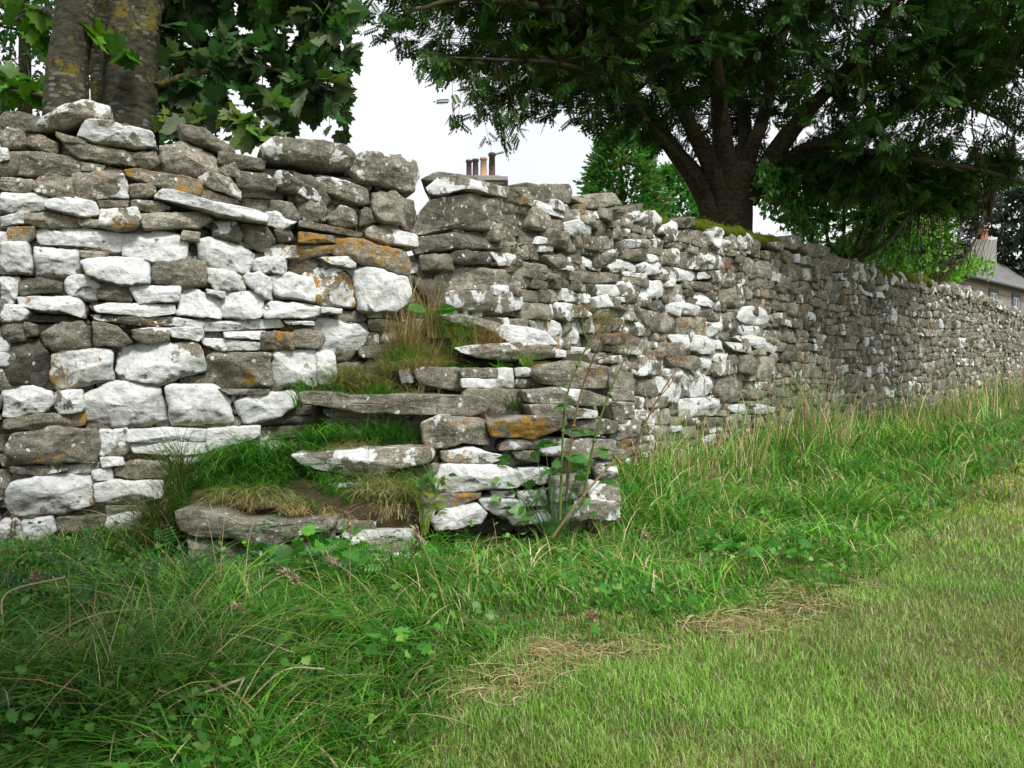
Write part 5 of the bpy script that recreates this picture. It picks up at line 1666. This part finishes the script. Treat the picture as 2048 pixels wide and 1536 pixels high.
# the cottage at the far right
c0 = A(1925, 600, 34)
zE, zR = 5.0, 7.2
root, org, p, roof, d, nrm = house("stone_cottage", "low pinkish stone cottage with slate roof and grey framed windows beyond the long wall", (c0[0] - 1.0, 33.6), (.70, .715), 26, 5.5, zE, zR, .7, M_PINK)
wx = []
for s0 in (1.3, 5.9, 9.3, 13.5):
    w_, h_ = 1.0, 1.25; z0 = zE - .62 - h_
    sur = MB()
    M_ = (np.stack([d, nrm, [0, 0, 1]], 1), np.zeros(3))
    def bb(mb, s_a, s_b, n_a, n_b, z_a, z_b):
        V = [p(s, -n, z) for z in (z_a, z_b) for (s, n) in ((s_a, n_a), (s_b, n_a), (s_b, n_b), (s_a, n_b))]
        mb.faces(V, [(0, 3, 2, 1), (4, 5, 6, 7), (0, 1, 5, 4), (1, 2, 6, 5), (2, 3, 7, 6), (3, 0, 4, 7)])
    bb(sur, s0 - .14, s0, -.002, .05, z0 - .1, z0 + h_ + .16); bb(sur, s0 + w_, s0 + w_ + .14, -.002, .05, z0 - .1, z0 + h_ + .16)
    bb(sur, s0, s0 + w_, -.002, .05, z0 + h_, z0 + h_ + .16)
    win = sur.build("window", M_DGREY, root, smooth=False, origin=org)
    fr = MB()
    bb(fr, s0, s0 + w_, .001, .08, z0 - .08, z0)
    for (a_, b_) in ((0, .06), (w_ / 2 - .03, w_ / 2 + .03), (w_ - .06, w_)): bb(fr, s0 + a_, s0 + b_, .003, .03, z0, z0 + h_)
    for z_ in (z0, z0 + h_ / 2 - .02, z0 + h_ - .06): bb(fr, s0 + .06, s0 + w_ / 2 - .03, .004, .026, z_, z_ + .06); bb(fr, s0 + w_ / 2 + .03, s0 + w_ - .06, .004, .026, z_, z_ + .06)
    fr.build("frame", M_WHITE, win, smooth=False, origin=org)
    gl = MB(); bb(gl, s0, s0 + w_, .001, .008, z0, z0 + h_); gl.build("glass", M_GLASS, win, smooth=False, origin=org)
# whitewashed chimney with one red pot
ch = MB()
cc = np.array([23.3, 43.9, 0]); zc = 7.5
V = []
box(ch, (cc[0] - .75, 43.5, zR - 1.2), (cc[0] + .75, 44.3, zc))
chim = ch.build("chimney", M_CEMENT, roof, smooth=False, origin=org)
pt = MB(); pot(pt, (cc[0] + .35, 43.9, zc), .19, .55)
pt.build("chimney", M_POTR, roof, origin=org)["label"] = "single red chimney pot"

# the house whose chimney pots show over the pillar
YH = 27.0
zr = A(950, 450, YH)[2]
hx = A(925, 450, YH)[0]
root, org, p, roof, d, nrm = house("grey_house", "grey stone house with a stack of four chimney pots showing over the wall", (hx - .1, YH - 3), (1, 0.0), 2.9, 6.0, zr - 2.2, zr, .5, M_GREYST)
zc = A(990, 357, YH)[2]
xa, xb = A(925, 345, YH)[0], A(1016, 345, YH)[0]
mb = MB(); box(mb, (xa + .12, YH - .35, zr - .6), (xb - .12, YH + .35, zc - .14))
st_ = mb.build("chimney", M_CEMENT, roof, smooth=False, origin=org)
mb = MB(); box(mb, (xa, YH - .45, zc - .141), (xb, YH + .45, zc - .03)); box(mb, (xa + .35, YH - .35, zc - .031), (xb - .25, YH + .35, zc + .02))
mb.build("chimney_cap", M_CEMENT, st_, smooth=False, origin=org)
for px, wpx, ytop, mt, lb in ((938, 12, 320, M_POTP, "short dark pot with a pale rim"), (951, 13, 318, M_POTP, "dark purple clay pot"), (967, 14, 315, M_POTB, "buff clay pot with a dark rim"), (984, 14, 306, M_POTP, "tallest purple clay pot")):
    b_ = A(px, 345, YH); zt = A(px, ytop, YH)[2]
    mb = MB(); pot(mb, (b_[0], YH, zc - .032 if px < 955 else zc + .018), wpx / 2 / 1750 * YH, zt - zc + (.03 if px < 955 else -.02))
    mb.build("chimney_pot", mt, st_, origin=org)["label"] = lb

# ------------------------------------------------------------------ tall weeds
M_STEM = leaf_mat("plant_stem", .05, .7, .2)
def ground_at(px, py, z=0.0):
    d = ray(px, py); t = (z - .9) / d[2]
    return CAM + d * t
def umbel(mb, c, r, col, rays=14, axis=(0, 0, 1)):
    for k in range(rays):
        a = k * 2.399; q = math.sqrt((k + .5) / rays)
        e = c + np.array([math.cos(a) * r * q, math.sin(a) * r * q, r * (.75 - .35 * q)])
        tube(mb, [c, (c + e) / 2 + [0, 0, -.006], e], .0011, 3, attr=col, caps=False)
        for j in range(7):
            b_ = j * 2.4
            f = e + np.array([math.cos(b_) * .02, math.sin(b_) * .02, .012 + rng.uniform(0, .01)])
            tube(mb, [e, f], .0008, 3, attr=col, caps=False)
            s = .0035
            mb.faces([f + [s, 0, 0], f + [0, s, 0], f + [-s, 0, 0], f + [0, -s, 0], f + [0, 0, s]], [(0, 1, 4), (1, 2, 4), (2, 3, 4), (3, 0, 4)], tuple(np.array(col) * [.8, .7, .6, 1]))
def hogweed(label, pts, green, umb, leaves, group="tall seeding weeds beside the stile"):
    P = spline(pts, 20)
    root = tag(empty("hogweed_plant", tuple(P[0])), label, "weed", group)
    org = loc_of(root)
    mb = MB()
    c1 = (.13, .20, .04, 1) if green else (.22, .15, .08, 1)
    tube(mb, P, np.linspace(.0075, .0035, 20), 7, attr=c1)
    for k in (7, 13):
        tube(mb, [P[k] - [0, 0, .008], P[k], P[k] + [0, 0, .008]], [.007, .012, .007], 7, attr=c1)
    br = []
    for (k, dx, dz, L_) in umb:
        s = P[k]; e = s + np.array([dx, rng.uniform(-.05, .05), dz]) * L_
        if L_ > 0: tube(mb, spline([s, (s + e) / 2 + [dx * .03, 0, -.01], e], 8), np.linspace(.004, .002, 8), 5, attr=c1)
        br.append(e)
    mb.build("stem", M_STEM, root, origin=org)
    for e in br:
        um = MB(); umbel(um, e, rng.uniform(.05, .075), (.30, .21, .12, 1) if not green else (.26, .24, .10, 1))
        um.build("seed_head", M_STEM, root, origin=org)
    for (k, az, size) in leaves:
        lm = MB(); s = P[k]
        D = np.array([[math.cos(az), math.sin(az), .05]])
        tube(lm, [s, s + D[0] * size * .35], .0025, 4, attr=(.10, .2, .05, 1))
        for t_, off, sc in ((.35, 0, .6), (.3, 1.1, .45), (.3, -1.1, .45)):
            DD = np.array([[math.cos(az + off), math.sin(az + off), -.25]])
            X, Y_, Z = frames(DD, np.array([rng.normal(0, .3)]))
            scatter(lm, HOG[0], HOG[1], s[None] + D * size * t_, X, Y_, Z, np.array([size * sc * 1.2]), np.array([(.07, .20, .045, 1)]))
        lm.build("leaf", M_LEAF, root, origin=org)
    return root
h1 = [ground_at(1125, 1080, .15) * 1.0]
def up_pts(lst): return [at(px, py, Y) for px, py, Y in lst]
hogweed("thick green hogweed stem with knuckled joints and leaves, left of the stile's right hand corner", up_pts([(1120, 1040, 4.3), (1124, 920, 4.3), (1132, 800, 4.28), (1165, 710, 4.26), (1205, 650, 4.25)]), True,
        [(19, 0, 0, 0), (15, .7, .6, .14), (16, -.3, 1, .12)], [(6, 2.8, .14), (5, -.4, .13), (9, -1.9, .10), (11, 3.0, .07), (4, -2.4, .14), (7, .2, .12)])
hogweed("green hogweed leaning right with a flat topped seed head", up_pts([(1165, 1010, 4.35), (1180, 920, 4.35), (1200, 840, 4.33), (1225, 770, 4.32), (1252, 712, 4.3)]), True, [(19, 0, 0, 0)], [(6, .2, .12), (8, -2.6, .08), (4, 2.2, .12)])
hogweed("dead brown hogweed stem between the two green ones", up_pts([(1132, 1000, 4.45), (1140, 900, 4.45), (1158, 800, 4.43), (1185, 720, 4.42), (1200, 690, 4.4)]), False, [(19, 0, 0, 0), (14, .8, .5, .18)], [])
hogweed("bare brown stalk lying at a slant across the foot of the stile", up_pts([(1105, 1075, 4.1), (1160, 1000, 4.15), (1230, 920, 4.3), (1275, 895, 4.4)]), False, [], [])
hogweed("pale bare dead stalk curving up in front of the long wall", up_pts([(1265, 930, 5.3), (1285, 860, 5.3), (1320, 790, 5.3), (1355, 735, 5.3)]), False, [(12, .5, .8, .25), (16, -.6, .8, .15)], [], "tall seeding weeds beside the stile")

# low leafy weeds
def rosette(name, label, cat, c, n, size, tmpl, pal, height, spread, group=None, sag=.6):
    c = np.array(c, float)
    root = tag(empty(name, tuple(c)), label, cat, group)
    org = loc_of(root)
    st_, lf = MB(), MB()
    Ps, Ds = [], []
    for k in range(n):
        a = rng.uniform(0, 6.28); r_ = spread * math.sqrt(rng.random())
        e = c + np.array([math.cos(a) * r_, math.sin(a) * r_, height * rng.uniform(.35, 1)])
        tube(st_, spline([c + rng.normal(0, .01, 3), (c + e) / 2 + [0, 0, .03], e], 6), [.002, .002, .0018, .0016, .0014, .001], 4, attr=tuple(pal[0]) + (1,), caps=False)
        Ps.append(e); Ds.append([math.cos(a), math.sin(a), .1])
    leafage(lf, np.array(Ps), np.array(Ds), size, tmpl, pal, sag)
    st_.build("stems", M_STEM, root, origin=org)
    lf.build("leaves", M_LEAF, root, origin=org)
    return root
GP = [(.07, .25, .03), (.10, .30, .04), (.05, .19, .025)]
def gpt(px, py, z=0.0):
    g = ground_at(px, py, z); g[2] = float(gz(g[0], g[1])); return g
WG = "leafy weeds in the verge"
rosette("hogweed_leaves", "big soft grey green lobed leaves clustered round the foot of the hogweed stems", "weed", gpt(1110, 1095), 50, .075, HOG, [(.09, .24, .05), (.12, .28, .07), (.07, .19, .04)], .48, .30)
rosette("yellowing_weed", "small yellow green lobed weed growing up against the stile's corner", "weed", at(850, 1070, 4.3), 22, .05, MAPLE, [(.22, .32, .04), (.28, .34, .06), (.14, .28, .04)], .28, .09)
rosette("climbing_weed", "few round green leaves hanging beside the second slab's end", "weed", at(868, 990, 4.32), 8, .05, MAPLE, GP, .18, .10)
rosette("leafy_weed", "low lobed green weed in front of the lowest slab's right end", "weed", gpt(640, 1165), 60, .08, HOG, GP, .22, .26, WG)
rosette("cow_parsley", "feathery dark green cow parsley in front of the lowest slab's left end", "weed", gpt(300, 1215), 90, .15, FERNY, [(.03, .12, .03), (.045, .15, .04)], .26, .42, WG, .3)
rosette("cow_parsley", "feathery green clump just right of the lobed weed at the lowest step", "weed", gpt(790, 1180), 50, .12, FERNY, GP, .26, .26, WG, .3)
rosette("cow_parsley", "smaller feathery clump in the dark verge left of the fallen brown leaf", "weed", gpt(180, 1290), 34, .11, FERNY, GP[2:], .14, .22, WG, .3)
rosette("leafy_weed", "palmate leaved weed in the middle of the verge below the stile", "weed", gpt(770, 1330), 20, .05, MAPLE, GP, .14, .18, WG)
rosette("leafy_weed", "small lobed weed at the lawn's edge between the dry cuttings", "weed", gpt(1300, 1225), 18, .045, MAPLE, GP, .12, .16, WG)
rosette("leafy_weed", "leafy weed patch beyond the last clump of cuttings", "weed", gpt(1500, 1120), 30, .07, HOG, GP, .14, .25, WG)
rosette("broad_leaf_weed", "single bright green broad leaves in the gap at the foot of the pillar", "weed", at(865, 640, 5.3), 5, .12, OVATE, [(.06, .22, .02), (.05, .18, .02)], .07, .06)
rosette("wall_fern", "tiny green sprig growing out of the face of the gap's right pillar", "weed", at(1030, 505, 5.98), 7, .05, OVATE, [(.06, .16, .02)], .07, .05)

# small leaves of clover, buttercup and dock through the verge
x, y = sample(12000, 1.5, 14, 2)
k = in_verge(x, y) & (y < wall_y(x) - .05) & ~foot(x, y) & (vn2(x, y, 2.4, 91) + .6 * vn2(x, y, 7, 92) > .05)
x, y = x[k], y[k]; n = len(x)
P = np.stack([x, y, gz(x, y) + rng.uniform(.05, .17, n)], -1)
mb = MB()
az = rng.uniform(0, 6.28, n)
leafage(mb, P, np.stack([np.cos(az), np.sin(az), .1 + 0 * az], -1), .026, MAPLE, [(.08, .27, .03), (.11, .32, .04), (.06, .21, .03), (.18, .34, .05)], .6)
tag(mb.build("verge_weeds", M_LEAF), "small lobed leaves of low weeds growing through the verge grass", "weeds", kind="stuff")

# grass seed heads
def seedhead(label, pts, group="flowering grass stems"):
    P = spline(pts, 14)
    mb = MB()
    tube(mb, P, np.linspace(.0022, .0012, 14), 4, attr=(.42, .36, .16, 1), caps=False)
    n = 60
    t = rng.uniform(10, 13, n); i_ = t.astype(int).clip(0, 12); f = (t - i_)[:, None]
    Q = P[i_] * (1 - f) + P[i_ + 1] * f + rng.normal(0, .006, (n, 3))
    D = np.tile(P[-1] - P[-3], (n, 1)); D = D / np.linalg.norm(D, axis=1, keepdims=True) + rng.normal(0, .5, (n, 3))
    X, Y_, Z = frames(D, rng.uniform(0, 6, n))
    scatter(mb, [(0, 0, 0), (.16, .4, 0), (0, 1, 0), (-.16, .4, 0)], [(0, 1, 2, 3)], Q, X, Y_, Z, rng.uniform(.014, .028, n), lcol(n, [(.38, .28, .22), (.45, .38, .22), (.33, .22, .2)]))
    return tag(mb.build("flowering_grass", M_STRAW, origin=P[0]), label, "grass stem", group, "thing")
for lab, a_, b_ in [("pale flowering grass stem bending left in front of the lowest slab", (745, 1300), (560, 1140)), ("upright flowering grass stem in front of the dry hanging tuft", (700, 1220), (700, 1030)),
                  ("tall pale stem with a drooping feathery head above the lobed weed", (790, 1260), (650, 1110)), ("fluffy pinkish head of flowering grass in the mid verge", (640, 1290), (600, 1220)),
                  ("bent straw stem whose head hangs over the dark grass", (900, 1250), (830, 1060)), ("flowering stem beside the fallen brown leaf", (560, 1320), (470, 1210)),
                  ("short pale head standing at the edge of the cuttings", (1180, 1290), (1185, 1230)), ("pale flowering stem at the foot of the white crusted wall", (5, 1260), (30, 1040)),
                  ("flowering stem at the verge's dark left edge", (60, 1250), (70, 1150)), ("pinkish flowering head beyond the hogweed", (1320, 1120), (1290, 1070)),
                  ("straw flowering stem leaning right past the hogweed", (1370, 1080), (1430, 930)), ("tall flowering stem standing before the long wall", (1500, 1010), (1490, 850)),
                  ("thin flowering stem before the far part of the long wall", (1640, 930), (1640, 790))]:
    g = gpt(*a_)
    top = at(b_[0], b_[1], g[1] - .05)
    seedhead(lab, [g, (g + top) / 2 + [0, 0, .03], top])

# fallen leaf and dead stems
g = gpt(322, 1332) + [0, 0, .10]
mb = MB(); X, Y_, Z = frames(np.array([[.9, .3, .1]]), np.array([.35]))
scatter(mb, MAPLE[0], MAPLE[1], g[None] + [[-.05, 0, 0]], X, Y_, Z, np.array([.10]), np.array([(.34, .13, .06, 1)]))
tag(mb.build("fallen_leaf", M_STRAW, origin=g), "curled reddish brown leaf lying on the dark grass", "leaf")
def deadstem(label, lines):
    mb = MB()
    for l, r_ in lines:
        P = [gpt(px, py, .12) + [0, 0, .12 + dz] for px, py, dz in l]
        tube(mb, spline(P, 12) if len(P) > 2 else P, r_, 6, attr=(.48, .40, .26, 1))
    tag(mb.build("dead_stalk", M_STRAW, origin=gpt(*lines[0][0][0][:2])), label, "dead stem", "dead stems lying in the verge")
deadstem("forked pale dead stem lying below the fallen brown leaf", [([(255, 1290, 0), (318, 1366, .0)], .0035), ([(318, 1366, 0), (380, 1377, 0), (488, 1360, .02)], .004), ([(488, 1360, .02), (465, 1385, 0)], .003), ([(318, 1366, 0), (250, 1405, -.03)], .0025), ([(375, 1377, 0), (330, 1400, 0), (300, 1440, -.03)], .0025)])
deadstem("long pale straight stalk lying across the dark grass above the fallen leaf", [([(75, 1278, 0), (200, 1246, .02), (315, 1234, .02)], .003)])
deadstem("kinked pale stalk sticking out of the grass at the dark left edge", [([(5, 1255, 0), (15, 1222, .05), (130, 1192, .06)], .003)])
deadstem("thin pale stalk lying level through the middle of the verge", [([(385, 1280, 0), (480, 1282, .02), (590, 1305, 0)], .0025)])
deadstem("thin grey stalk slanting up towards the cuttings", [([(440, 1420, -.02), (560, 1345, .02), (650, 1335, .02)], .0022)])
